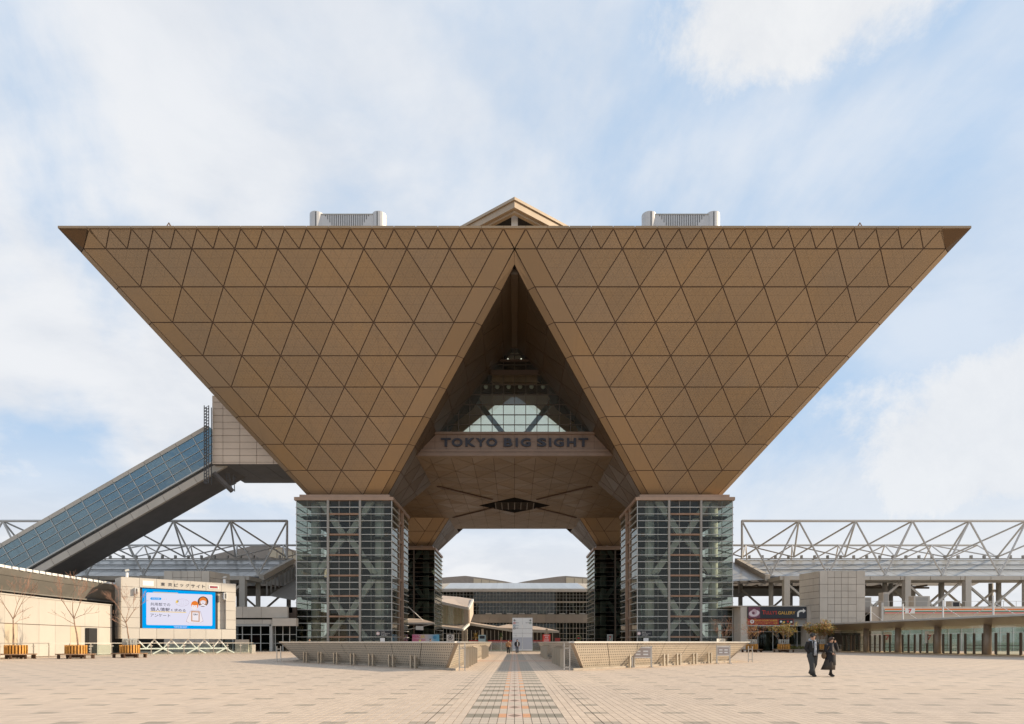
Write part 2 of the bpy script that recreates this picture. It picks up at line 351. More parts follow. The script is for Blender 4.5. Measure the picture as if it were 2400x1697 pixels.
# ------------------------------------------------------------------ plaza paving
TW, TD = 0.1535, 0.311
def paving():
    m = bpy.data.materials.new('beige_paving_tile'); m.use_nodes = True; t = NT(m.node_tree)
    p = t.n('ShaderNodeBsdfPrincipled'); o = t.n('ShaderNodeOutputMaterial'); t.l(p.outputs[0], o.inputs[0])
    pos = t.n('ShaderNodeNewGeometry').outputs['Position']; x, y, z = t.xyz(pos)
    ax = t.m('ABSOLUTE', x)
    ix = t.m('FLOOR', t.m('DIVIDE', ax, TW)); iy = t.m('FLOOR', t.m('DIVIDE', y, TD))
    sx = t.m('FLOOR', t.m('DIVIDE', x, TW))
    wn = t.n('ShaderNodeTexWhiteNoise', noise_dimensions='2D'); t.l(t.vec(sx, iy, 0.0), wn.inputs['Vector'])
    big = t.noise(pos, 0.12, 5, 0.6); mid = t.noise(pos, 1.3, 6, 0.65)
    light = t.mix(t.ramp(big, 0.3, 0.7), (0.58, 0.468, 0.37), (0.64, 0.51, 0.39))
    light = t.mix(t.ramp(mid, 0.45, 0.8, 0, 0.22), light, (0.40, 0.335, 0.27))
    hs = t.n('ShaderNodeHueSaturation'); t.l(light, hs.inputs['Color']); t.l(t.m('ADD', t.m('MULTIPLY', wn.outputs[0], 0.13), 0.935), hs.inputs['Value'])
    c = hs.outputs[0]
    def mod(a, k): return t.m('FLOORED_MODULO', a, k)
    def between(a, lo, hi): return t.m('MULTIPLY', t.m('GREATER_THAN', a, lo), t.m('LESS_THAN', a, hi))
    my = mod(iy, 5.0); mx = mod(ix, 10.0)
    axis = t.m('LESS_THAN', ix, 5.5); far = t.m('LESS_THAN', y, 92.0)
    patch = t.m('MULTIPLY', t.m('MAXIMUM', t.m('GREATER_THAN', mx, 8.5), t.m('LESS_THAN', mx, 1.5)), t.m('LESS_THAN', my, 0.5))
    patch = t.m('MULTIPLY', patch, t.m('SUBTRACT', 1.0, axis))
    band = t.m('MULTIPLY', t.m('GREATER_THAN', my, 2.5), axis)
    grey = t.mix(mid, (0.25, 0.22, 0.17), (0.31, 0.27, 0.21))
    c = t.mix(t.m('MULTIPLY', axis, 0.45), c, (0.47, 0.42, 0.36))
    dk = t.m('MAXIMUM', t.m('MULTIPLY', patch, t.m('ADD', t.m('MULTIPLY', wn.outputs[0], 0.35), 0.5)), t.m('MULTIPLY', band, between(ix, 1.5, 5.5)))
    c = t.mix(dk, c, grey)
    c = t.mix(t.m('MULTIPLY', band, between(ix, 0.5, 1.5)), c, (0.62, 0.33, 0.185))
    cen = t.m('MULTIPLY', band, t.m('LESS_THAN', ix, 0.5))
    fx = t.m('DIVIDE', ax, TW)
    fy = t.m('ABSOLUTE', t.m('SUBTRACT', t.m('DIVIDE', t.m('FLOORED_MODULO', y, TD * 5), TD), 4.0))
    dia = t.m('LESS_THAN', t.m('ADD', fx, fy), 0.85)
    c = t.mix(cen, c, (0.60, 0.44, 0.36)); c = t.mix(t.m('MULTIPLY', cen, dia), c, (0.30, 0.22, 0.17))
    cross = t.m('MULTIPLY', between(y, 46.2, 48.6), t.m('LESS_THAN', ax, 3.3))
    c = t.mix(t.m('MULTIPLY', cross, 0.75), c, (0.60, 0.36, 0.24))
    # wear: dull trodden areas, spots of gum, darker drips
    c = t.mix(t.ramp(t.noise(pos, 0.33, 7, 0.7, 0.6), 0.5, 0.75, 0, 0.28), c, (0.42, 0.345, 0.275))
    vo = t.n('ShaderNodeTexVoronoi'); vo.inputs['Scale'].default_value = 1.7; t.l(pos, vo.inputs['Vector'])
    c = t.mix(t.m('MULTIPLY', t.ramp(vo.outputs['Distance'], 0.035, 0.05, 1, 0), 0.45), c, (0.22, 0.18, 0.15))
    # grout lines (the nearest tiles carry theirs as geometry)
    gx = t.m('ABSOLUTE', t.m('SUBTRACT', t.m('FRACT', t.m('DIVIDE', x, TW)), 0.5)); gy = t.m('ABSOLUTE', t.m('SUBTRACT', t.m('FRACT', t.m('DIVIDE', y, TD)), 0.5))
    g = t.m('MAXIMUM', t.ramp(gx, 0.455, 0.49), t.m('MULTIPLY', t.ramp(gy, 0.47, 0.495), 0.6))
    # a few wider joints filled with dark sealant
    wide = t.m('LESS_THAN', t.m('ABSOLUTE', t.m('SUBTRACT', ax, 1.535)), 0.012)
    c = t.mix(t.m('MAXIMUM', t.m('MULTIPLY', g, 0.62), t.m('MULTIPLY', wide, 0.8)), c, (0.16, 0.125, 0.095))
    t.l(c, p.inputs['Base Color']); p.inputs['Roughness'].default_value = 0.72
    p.inputs['Specular IOR Level'].default_value = 0.3
    b = t.n('ShaderNodeBump'); b.inputs['Strength'].default_value = 0.25; b.inputs['Distance'].default_value = 0.004
    t.l(t.noise(pos, 60, 4), b.inputs['Height']); t.l(b.outputs[0], p.inputs['Normal'])
    return m
M['paving'] = paving()
M['grout'] = principled('sandy_grout', (0.17, 0.135, 0.10), 0.9)
M['ground'] = principled('distant_ground', (0.30, 0.27, 0.23), 0.9, var=0.2, nscale=0.02)
YS = 65 * TD
tag(MB().add([(-3000, -3000, -0.05), (3000, -3000, -0.05), (3000, 3000, -0.05), (-3000, 3000, -0.05)], [(0, 1, 2, 3)]).obj('ground', M['ground']), kind='structure')
plaza = tag(MB().add([(-140, YS, 0), (140, YS, 0), (140, 260, 0), (-140, 260, 0)], [(0, 1, 2, 3)]).obj('plaza', M['paving']), kind='structure')
MB().add([(-40, -12, -0.014), (40, -12, -0.014), (40, YS, -0.014), (-40, YS, -0.014)], [(0, 1, 2, 3)]).obj('bedding', M['grout'], plaza)
tiles = []
for j in range(32, 65):
    y = (j + 0.5) * TD
    k = int((y * 0.83 + 0.6) / TW) + 1
    for i in range(-k, k): tiles.append(((i + 0.5) * TW, y))
tiles.sort(key=lambda q: (q[1] < 10.7, q[0] ** 2 + q[1] ** 2))
gx, gy = TW / 2 - 0.0035, TD / 2 - 0.0035
tm = MB().hexa([(-gx, -gy, -0.02), (gx, -gy, -0.02), (gx, gy, -0.02), (-gx, gy, -0.02), (-gx + .002, -gy + .002, 0), (gx - .002, -gy + .002, 0), (gx - .002, gy - .002, 0), (-gx + .002, gy - .002, 0)]).mesh('paver', M['paving'])
for x, y in tiles[:300]:
    o = bpy.data.objects.new('paver', tm); COL.objects.link(o); o.parent = plaza; o.location = (x, y, random.uniform(-0.0008, 0.0008))
mb = MB()
for x, y in tiles[300:]:
    mb.hexa([(x - gx, y - gy, -0.02), (x + gx, y - gy, -0.02), (x + gx, y + gy, -0.02), (x - gx, y + gy, -0.02), (x - gx + .002, y - gy + .002, 0), (x + gx - .002, y - gy + .002, 0), (x + gx - .002, y + gy - .002, 0), (x - gx + .002, y + gy - .002, 0)])
tag(mb.obj('further_pavers', M['paving'], plaza), kind='stuff')

# ------------------------------------------------------------------ the tower on four glass legs
CX, HX, HB = 26.75, 2.67, 0.85
YN, YFAR = 107.3, 161.0              # centres of the near and far pyramids
NR = 8.562
def h(n): return 6.3 + HX * n - max(0, n - 8) * .45       # half width
def zn(n): return PZ0 + PDZ * n
def yf(n): return 101.0 - PDY * n    # front face of the near pyramids
tower = thing('exhibition_tower', 'huge bronze tower of inverted pyramids standing on four glass legs', 'tower', (0, 134, 0))
NF = Vector((0, -PDZ, -PDY)).normalized()      # front face normal
PT, JW = 0.07, 0.062                 # panel thickness, half joint

def panel(name, pts, n, mat, parent, j=JW, th=PT):
    return MB().slab(inset(pts, j), n, th).obj(name, mat, parent)
def inset_fix(pts, n):
    nn = Vector((0, 0, 0)); pts = [Vector(p) for p in pts]
    for i in range(len(pts)): nn += pts[i].cross(pts[(i + 1) % len(pts)])
    return pts if nn.dot(Vector(n)) > 0 else pts[::-1]

def pyramid(s, near):
    """s = -1 left, +1 right"""
    cx = s * CX; yc = YN if near else YFAR
    yfr = (lambda n: yf(n)) if near else (lambda n: YFAR - 6.3 - PDY * n)
    hy = lambda n: 6.3 + PDY * n
    def ring(n, ins=0.0):
        a, b = h(n) - ins, hy(n) - ins; c = HB
        return [Vector((cx + x, yc + y, zn(n))) for x, y in ((-a + c, -b), (a - c, -b), (a, -b + c), (a, b - c), (a - c, b), (-a + c, b), (-a, b - c), (-a, -b + c))]
    core = MB(); core.loft([ring(0), ring(1.9)])
    if near:
        # shells of the outer, upper part
        fr = [(cx - s * (-(h(0) - HB)), yfr(0), zn(0))]
        out = lambda n, q=0.0: cx + s * (h(n) - q); inn = lambda n, q=0.0: cx - s * min(h(n) - q, CX - 0.03)
        for a, b in ((1.9, 7.66), (7.66, 8.5)):
            core.slab([(inn(a, HB), yfr(a), zn(a)), (out(a, HB), yfr(a), zn(a)), (out(b, HB), yfr(b), zn(b)), (inn(b, HB), yfr(b), zn(b))], -NF, 0.25)
        core.slab([(out(1.9), yfr(1.9) + HB, zn(1.9)), (out(8.0), yfr(8.0) + HB, zn(8.0)), (out(8.0), 134, zn(8.0)), (out(1.9), 134, zn(1.9))], (-s, 0, 0), 0.3)
        core.slab([(out(1.9, HB), yfr(1.9), zn(1.9)), (out(8.0, HB), yfr(8.0), zn(8.0)), (out(8.0), yfr(8.0) + HB, zn(8.0)), (out(1.9), yfr(1.9) + HB, zn(1.9))], (0, 1, 0), 0.3)
        core.slab([(inn(1.9), yfr(1.9) + HB, zn(1.9)), (inn(7.6), yfr(7.6) + HB, zn(7.6)), (inn(7.6), 103.5, zn(7.6)), (inn(1.9), 103.5, zn(1.9))], (s, 0, 0), 0.3)
        core.slab([(inn(1.9, HB), yfr(1.9), zn(1.9)), (inn(7.6, HB), yfr(7.6), zn(7.6)), (inn(7.6), yfr(7.6) + HB, zn(7.6)), (inn(1.9), yfr(1.9) + HB, zn(1.9))], (0, 1, 0), 0.2)
    else:
        out = lambda n: cx + s * h(n)
        core.slab([(out(1.9), 134.0, zn(1.9)), (out(8.0), 134.0, zn(8.0)), (out(8.0), yc + hy(8.0), zn(8.0)), (out(1.9), yc + hy(1.9), zn(1.9))], (-s, 0, 0), 0.3)
        core.slab([(cx - h(1.9), yc + hy(1.9), zn(1.9)), (cx + h(1.9), yc + hy(1.9), zn(1.9)), (cx + h(8), yc + hy(8), zn(8)), (cx - h(8), yc + hy(8), zn(8))], (0, -1, 0), 0.3)
    root = core.obj('inverted_pyramid', M['joint'], tower)
    def P(x, n): return Vector((x, yfr(n), zn(n)))
    def nodes(n): return [cx + PB * (k - (n + 1) / 2) for k in range(n + 2)]
    rows = range(8) if near else range(2)
    for r in rows:
        lo, up = nodes(r), nodes(r + 1)
        for k in range(len(up) - 1):
            panel('panel', [P(up[k], r + 1), P(lo[k], r), P(up[k + 1], r + 1)], NF, M['bronze'], root)
            if k + 1 < len(lo): panel('panel', [P(lo[k], r), P(lo[k + 1], r), P(up[k + 1], r + 1)], NF, M['bronze'], root)
        for e in (-1, 1):
            g0, g1 = cx + e * HX * (r + 1), cx + e * HX * (r + 2)
            b0, b1 = cx + e * (h(r) - HB), cx + e * (h(r + 1) - HB)
            if near and r == 7 and e == -s: b1 = 0.0
            panel('edge_panel', inset_fix([P(g0, r), P(b0, r), P(b1, r + 1), P(g1, r + 1)], NF), NF, M['bronze_plain'], root)
            # chamfer strip turning to the side face
            c0, c1 = cx + e * h(r), cx + e * h(r + 1); n1 = r + 1
            y0, y1 = yfr(r) + HB, yfr(r + 1) + HB
            nc = Vector((e, -1, -1.1)).normalized()
            if near and r == 7 and e == -s:
                nq = 7.66
                pts = [P(b0, r), Vector((c0, y0, zn(r))), Vector((0, yfr(nq) + 0.5, zn(nq))), P(0, 8.0)]
            else: pts = [P(b0, r), Vector((c0, y0, zn(r))), Vector((c1, y1, zn(n1))), P(b1, n1)]
            if not (near and r == 7 and e == s): panel('corner_strip', inset_fix(pts, nc), nc, M['bronze_plain'], root, 0.05, 0.06)
            else: panel('corner_strip', inset_fix(pts, nc), nc, M['bronze_plain'], root, 0.05, 0.06)
    if near:
        # half-height row under the eave
        lo = [cx + PB / 2 * (k - 9) for k in range(19)]; up = [cx + PB / 2 * (k - 9.5) for k in range(20)]
        for k in range(19):
            panel('eave_panel', [P(up[k], 8.5), P(lo[k], 8), P(up[k + 1], 8.5)], NF, M['bronze'], root)
            if k + 1 < 19: panel('eave_panel', [P(lo[k], 8), P(lo[k + 1], 8), P(up[k + 1], 8.5)], NF, M['bronze'], root)
        g = cx - s * HX * 9
        panel('eave_panel', inset_fix([P(g, 8), P(0, 8), P(cx - s * HX * 9.5, 8.5)], NF), NF, M['bronze_plain'], root)
        # outer tip: the corner band runs out into a sharp point at the roof
        g0, g1 = cx + s * HX * 9, cx + s * HX * 9.5
        b0 = cx + s * (h(8) - HB); c0 = cx + s * h(8); tip = cx + s * h(NR)
        panel('edge_panel', inset_fix([P(g0, 8), P(b0, 8), P(cx + s * (h(NR) - 3.7), 8.5), P(g1, 8.5)], NF), NF, M['bronze_plain'], root)
        nt = Vector((s, -1, -1.2)).normalized()
        q = [P(b0, 8), Vector((c0, yfr(8) + HB, zn(8))), Vector((tip, yfr(NR), zn(8.5))), P(cx + s * (h(NR) - 3.7), 8.5)]
        panel('tip_panel', inset_fix(q, nt), nt, M['bronze_tip_shaded'], root, 0.03, 0.05)
        MB().hexa([q[0], q[1], q[2], q[3], q[0] + Vector((0, 3, .1)), q[1] + Vector((0, 3, .1)), q[2] + Vector((0, 3, 0)), q[3] + Vector((0, 3, 0))]).obj('tip_backing', M['joint'], root)
        # fascia
        x0 = 1.335 * s; k = 0
        while abs(x0) < CX + h(NR) - 0.01:
            x1 = s * min(abs(x0) + PB / 2, CX + h(NR))
            if CX + h(NR) - abs(x1) < 1.2: x1 = s * (CX + h(NR))
            MB().box(min(x0, x1) + .03, max(x0, x1) - .03, yfr(8.5) - 0.24, yfr(8.5) - 0.10, zn(8.5) - .07, zn(NR) + .01).obj('fascia_panel', M['bronze_plain'], root)
            x0 = x1
    # inner side face panels
    def S(y, n): return Vector((cx - s * (h(n)), y, zn(n)))
    NS = Vector((-s * PDZ, 0, -HX)).normalized()
    yc2 = yc
    for r in (range(7) if near else range(2)):
        lo = [yc2 + 2 * PDY * (k - (r + 1) / 2) for k in range(r + 2)]; up = [yc2 + 2 * PDY * (k - (r + 2) / 2) for k in range(r + 3)]
        for k in range(len(up) - 1):
            q = [[S(up[k], r + 1), S(lo[k], r), S(up[k + 1], r + 1)]]
            if k + 1 < len(lo): q.append([S(lo[k], r), S(lo[k + 1], r), S(up[k + 1], r + 1)])
            for pts in q:
                if r >= 2 and min(p.y for p in pts) > 102: continue
                panel('side_panel', inset_fix(pts, NS), NS, M['bronze_side_shaded'], root)
        for e in ((-1, 1) if r < 2 else (-1,)):
            g0, g1 = yc2 + e * PDY * (r + 1), yc2 + e * PDY * (r + 2)
            b0, b1 = yc2 + e * (hy(r) - HB), yc2 + e * (hy(r + 1) - HB)
            panel('side_panel', inset_fix([S(g0, r), S(b0, r), S(b1, r + 1), S(g1, r + 1)], NS), NS, M['bronze_side_shaded'], root)
    if near:
        ya, yb = yfr(7) + HB, yfr(7.55) + HB
        panel('side_panel', inset_fix([S(ya, 7), S(yb, 7.55), S(103, 7.55), S(103, 7)], NS), NS, M['bronze_side_shaded'], root)
    return root
pyr = {(s, nr): pyramid(s, nr) for s in (-1, 1) for nr in (True, False)}

# centre triangle panel over the opening, ridge strip inside the opening
pr = pyr[(-1, True)]
def PF(x, n): return Vector((x, yf(n), zn(n)))
panel('eave_panel', inset_fix([PF(0, 8), PF(PB / 4, 8.5), PF(-PB / 4, 8.5)], NF), NF, M['bronze_plain'], tower)
MB().box(-1.335, 1.335, yf(8.5) - 0.24, yf(8.5) - 0.10, zn(8.5) - .07, zn(NR) + .01).obj('fascia_panel', M['bronze_plain'], tower)
box('ridge_strip', -0.45, 0.45, yf(7.6) + 1.2, 103.4, zn(7.42), zn(7.62), M['bronze_side_shaded'], tower)

# roof slab with the skylight opening
mb = MB(); X1 = CX + h(NR) - 0.05; Y0, Y1 = yf(8.5) - 0.1, YFAR + 6.3 + PDY * NR; zr0, zr1 = zn(8.48), zn(NR) - 0.06
def roofpoly(pts): mb.slab([(x, y, zr0) for x, y in pts], (0, 0, 1), zr1 - zr0)
roofpoly([(-X1, Y0), (X1, Y0), (X1, 135), (-X1, 135)]); roofpoly([(-X1, 160), (X1, 160), (X1, Y1), (-X1, Y1)])
roofpoly([(-X1, 135), (-4, 135), (-16, 160), (-X1, 160)]); roofpoly([(4, 135), (X1, 135), (X1, 160), (16, 160)])
roof = mb.obj('roof', M['bronze_plain'], tower)
MB().slab([(-3.9, 135.1, zr0 + .1), (3.9, 135.1, zr0 + .1), (15.9, 159.9, zr0 + .1), (-15.9, 159.9, zr0 + .1)], (0, 0, 1), 0.08).obj('skylight', M['skylight'], roof)

# soffit
ZS = 30.6
def hin(n): return CX - h(n)
nS = (ZS - PZ0) / PDZ; XI = CX - h(nS); YI0, YI1 = YN + 6.3 + PDY * nS, YFAR - 6.3 - PDY * nS
mb = MB()
mb.box(-XI - 0.6, XI + 0.6, 100.2, 164.4, ZS + 0.12, ZS + 0.5)
mb.box(-CX, -XI - 0.6, YI0 - 1, YI1 + 1, ZS + 0.12, ZS + 0.5); mb.box(XI + 0.6, CX, YI0 - 1, YI1 + 1, ZS + 0.12, ZS + 0.5)
soffit = mb.obj('soffit', M['joint'], tower)
cw, cd = 3.37, 4.3; rest = MB()
UPN = Vector((0, 0, -1)); midy = (YI0 + YI1) / 2
for j in range(15):
    y0, y1 = 100.2 + j * cd, min(100.2 + (j + 1) * cd, 164.3)
    inarm = y0 > YI0 - 2.5 and y1 < YI1 + 2.5
    kx = 8 if inarm else 5
    for i in range(-kx, kx):
        x0, x1 = i * cw, (i + 1) * cw
        if not inarm:
            if i in (-5, 4): x0, x1 = max(x0, -XI + .1), min(x1, XI - .1)
            if x1 - x0 < 0.4: continue
        mx, my = (x0 + x1) / 2, (y0 + y1) / 2
        a, b, c, d = [Vector((x, y, ZS + 0.12)) for x, y in ((x0, y0), (x1, y0), (x1, y1), (x0, y1))]
        tr = ((a, b, c), (a, c, d)) if (i + j) % 2 else ((a, b, d), (b, c, d))
        for q in tr:
            if j < 11: panel('soffit_panel', inset_fix(q, UPN), UPN, M['bronze_soffit_shaded'], soffit, 0.045, 0.06)
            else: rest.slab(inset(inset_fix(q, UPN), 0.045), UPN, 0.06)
tag(rest.obj('further_soffit_panels', M['bronze_soffit_shaded'], soffit), kind='stuff')
M['void'] = principled('matt_black_recess', (0.012, 0.01, 0.009), 1.0, spec=0.05)
# central dark lantern opening in the soffit
mb = MB()
for sx, sy in ((1, 1), (1, -1), (-1, 1), (-1, -1)):
    q0, q1 = Vector((sx * 14.4, midy + sy * 15.0, ZS - .02)), Vector((sx * 4.6, midy + sy * 3.9, ZS - .02))
    mb.beam(q0, q1, 0.5, 0.18)
rim = mb.obj('soffit_rib', M['joint'], soffit)
mb = MB()
for i in range(-3, 4): mb.box(i * 1.35 - .09, i * 1.35 + .09, midy - 1.4, midy + 5.4, ZS - .12, ZS + .02)
for j in range(-4, 5): mb.box(-4.1, 4.1, midy + 2 + j * .8 - .03, midy + 2 + j * .8 + .03, ZS - .06, ZS + .02)
mb.obj('lantern_grille', M['mull_dark'], soffit)
MB().slab([(-7.6, midy + 2, ZS + .025), (0, midy - 5.6, ZS + .025), (7.6, midy + 2, ZS + .025), (0, midy + 9.6, ZS + .025)], (0, 0, 1), 0.02).obj('lantern_recess', M['void'], soffit)

# sign beam under the glass wall
YB = 100.0
mb = MB(); wb = lambda z: CX - h((z - PZ0) / PDZ)
zb0, zb1, zb2 = zat(1069, YB), zat(1053, YB), zat(1014, YB)
mb.hexa([(-wb(zb1), YB, zb1), (wb(zb1), YB, zb1), (wb(zb1), YB + 1.8, zb1), (-wb(zb1), YB + 1.8, zb1), (-wb(zb2), YB, zb2 - .3), (wb(zb2), YB, zb2 - .3), (wb(zb2), YB + 1.8, zb2 - .3), (-wb(zb2), YB + 1.8, zb2 - .3)])
beam = mb.obj('sign_beam', M['beam'], tower)
w0 = wb(zb0) - .05
box('ledge', -w0, w0, YB - .2, YB + 1.2, zb1 - .45, zb1 - .03, M['beam'], beam); box('ledge', -w0 - .2, w0 + .2, YB - .15, YB + 1.2, zb0, zb1 - .5, M['beam'], beam)
box('sill', -wb(zb2) - .2, wb(zb2) + .2, YB - .3, YB + 1.6, zb2 - .3, zb2 + .05, M['beam'], beam)
mb = MB()
for k in range(-7, 8): mb.box(k * 1.79 - .02, k * 1.79 + .02, YB - .012, YB, zb1 + .02, zb2 - .32)
mb.box(-wb(zb1) + .5, wb(zb1) - .5, YB - .012, YB, zat(1036, YB), zat(1036, YB) + .04)
mb.obj('joint_lines', M['joint'], beam)
LET = [('T', 512, 600), ('O', 608, 706), ('K', 730, 818), ('Y', 824, 912), ('O', 918, 1016), ('B', 1075, 1152), ('I', 1179, 1201), ('G', 1226, 1316), ('S', 1373, 1456), ('I', 1479, 1501), ('G', 1522, 1612), ('H', 1640, 1722), ('T', 1743, 1830)]
for ch, a, b in LET:
    p = at(900 + a / 3.827, 880 + 641 / 3.827, YB); q = at(900 + b / 3.827, 880 + 565 / 3.827, YB)
    text('letter', ch, (p.x, YB - 0.16, p.z), q.x - p.x, q.z - p.z, M['lettering'], beam, bold=0.035, depth=0.1)

# glass wall in the triangular opening
def clip(poly, a, b, c):          # keep a*x + b*z <= c
    out = []
    for i in range(len(poly)):
        p, q = poly[i], poly[(i + 1) % len(poly)]; fp, fq = a * p[0] + b * p[1] - c, a * q[0] + b * q[1] - c
        if fp <= 0: out.append(p)
        if fp * fq < 0:
            k = fp / (fp - fq); out.append((p[0] + (q[0] - p[0]) * k, p[1] + (q[1] - p[1]) * k))
    return out
YG = 101.7; zg0, zg1 = zb2 + .05, zn(7.4)
kk = HX / PDZ; cc = CX - 6.3 + kk * PZ0             # |x| <= cc - kk*z
glz = MB().box(-wb(zg0), wb(zg0), YG - .12, YG + .12, zg0, zg0 + .15).obj('atrium_glazing', M['mull_dark'], tower)
zi = zg0 + .15; k = 0
while zi < zg1:
    zt = min(zi + 1.6, zg1)
    for i in range(-7, 7):
        pl = [(i * 1.79 + .05, zi + .05), ((i + 1) * 1.79 - .05, zi + .05), ((i + 1) * 1.79 - .05, zt - .05), (i * 1.79 + .05, zt - .05)]
        pl = clip(clip(pl, 1, kk, cc - .05), -1, kk, cc - .05)
        if len(pl) > 2: MB().slab([(x, YG, z) for x, z in pl], (0, 1, 0), 0.03).obj('pane', M['glass_clear'], glz)
    w = cc - kk * zt
    if w > .2: box('transom', -w, w, YG - .1, YG + .1, zt - .05, zt + .05, M['mull_dark'], glz)
    zi = zt
for i in range(-7, 8):
    zt = min((cc - abs(i * 1.79)) / kk, zg1)
    if zt > zg0 + .3: box('mullion', i * 1.79 - .05, i * 1.79 + .05, YG - .14, YG + .14, zg0 + .15, zt, M['mull_dark'], glz)
# floors, beams and lamps inside the opening
inside = thing('_', '_', '_'); bpy.data.objects.remove(inside)
for nm, ya, yb_, d, e, mt in (('floor_beam', 847, 862, 103, 1, 'dark2'), ('ledge', 868, 877, 100.9, 0, 'dark2'), ('floor_beam', 879, 896, 103.0, 1, 'redbeam'), ('ledge', 843.5, 846, 101.2, 0, 'dark2')):
    z1, z0 = zat(ya, d), zat(yb_, d); w = (cc - kk * z1) - .1
    box(nm, -w, w, d - .2, d + (1.5 if e else .5), z0, z1, M[mt], tower)
M['signpale'] = principled('white_painted_steel', (0.75, 0.78, 0.78), .5)
M['lamp'] = principled('frosted_lamp_globe', (0.62, 0.60, 0.52), 0.4)
zl = zat(907, 104.0)
for i in range(6):
    x = xat(1030 + (420 + i * 103.4) / 3.863, 104.0)
    lb = box('lamp_box', x - .75, x + .75, 104.2, 105.0, zl - .8, zl + .7, M['dark2'], tower)
    MB().ball((x, 103.9, zl), .36, nu=12, nv=8).obj('lamp_globe', M['lamp'], lb, smooth=True)
    box('hanger', x - .04, x + .04, 103.88, 103.96, zl + .3, zl + .8, M['mull'], lb)
w = cc - kk * zat(897, 105.2)
box('back_wall', -w, w, 105.2, 105.6, zat(921, 105.2), zat(897, 105.2), M['dark2'], tower)
for s in (-1, 1):
    MB().beam(at(PX + s * 88, 940, 125), at(PX + s * 22, 1022, 125), .9, .5, up=(0, 1, 0)).obj('atrium_brace', M['signpale'], tower)
M['gleam'] = emit('lit_tube_lamp', (1, 0.93, 0.75), 1.0)
for px, py in ((1190.5, 825), (1221.5, 825), (1190.5, 841.5), (1221.5, 841.5)):
    p = at(px, py, 106); MB().ball(p, .12).obj('ceiling_spotlight', M['gleam'], tower)
for s in (-1, 1):
    MB().beam(at(PX + s * 5, 812, 108), at(PX + s * 15, 817, 108), .12, .12).obj('tube_lamp', M['gleam'], tower)

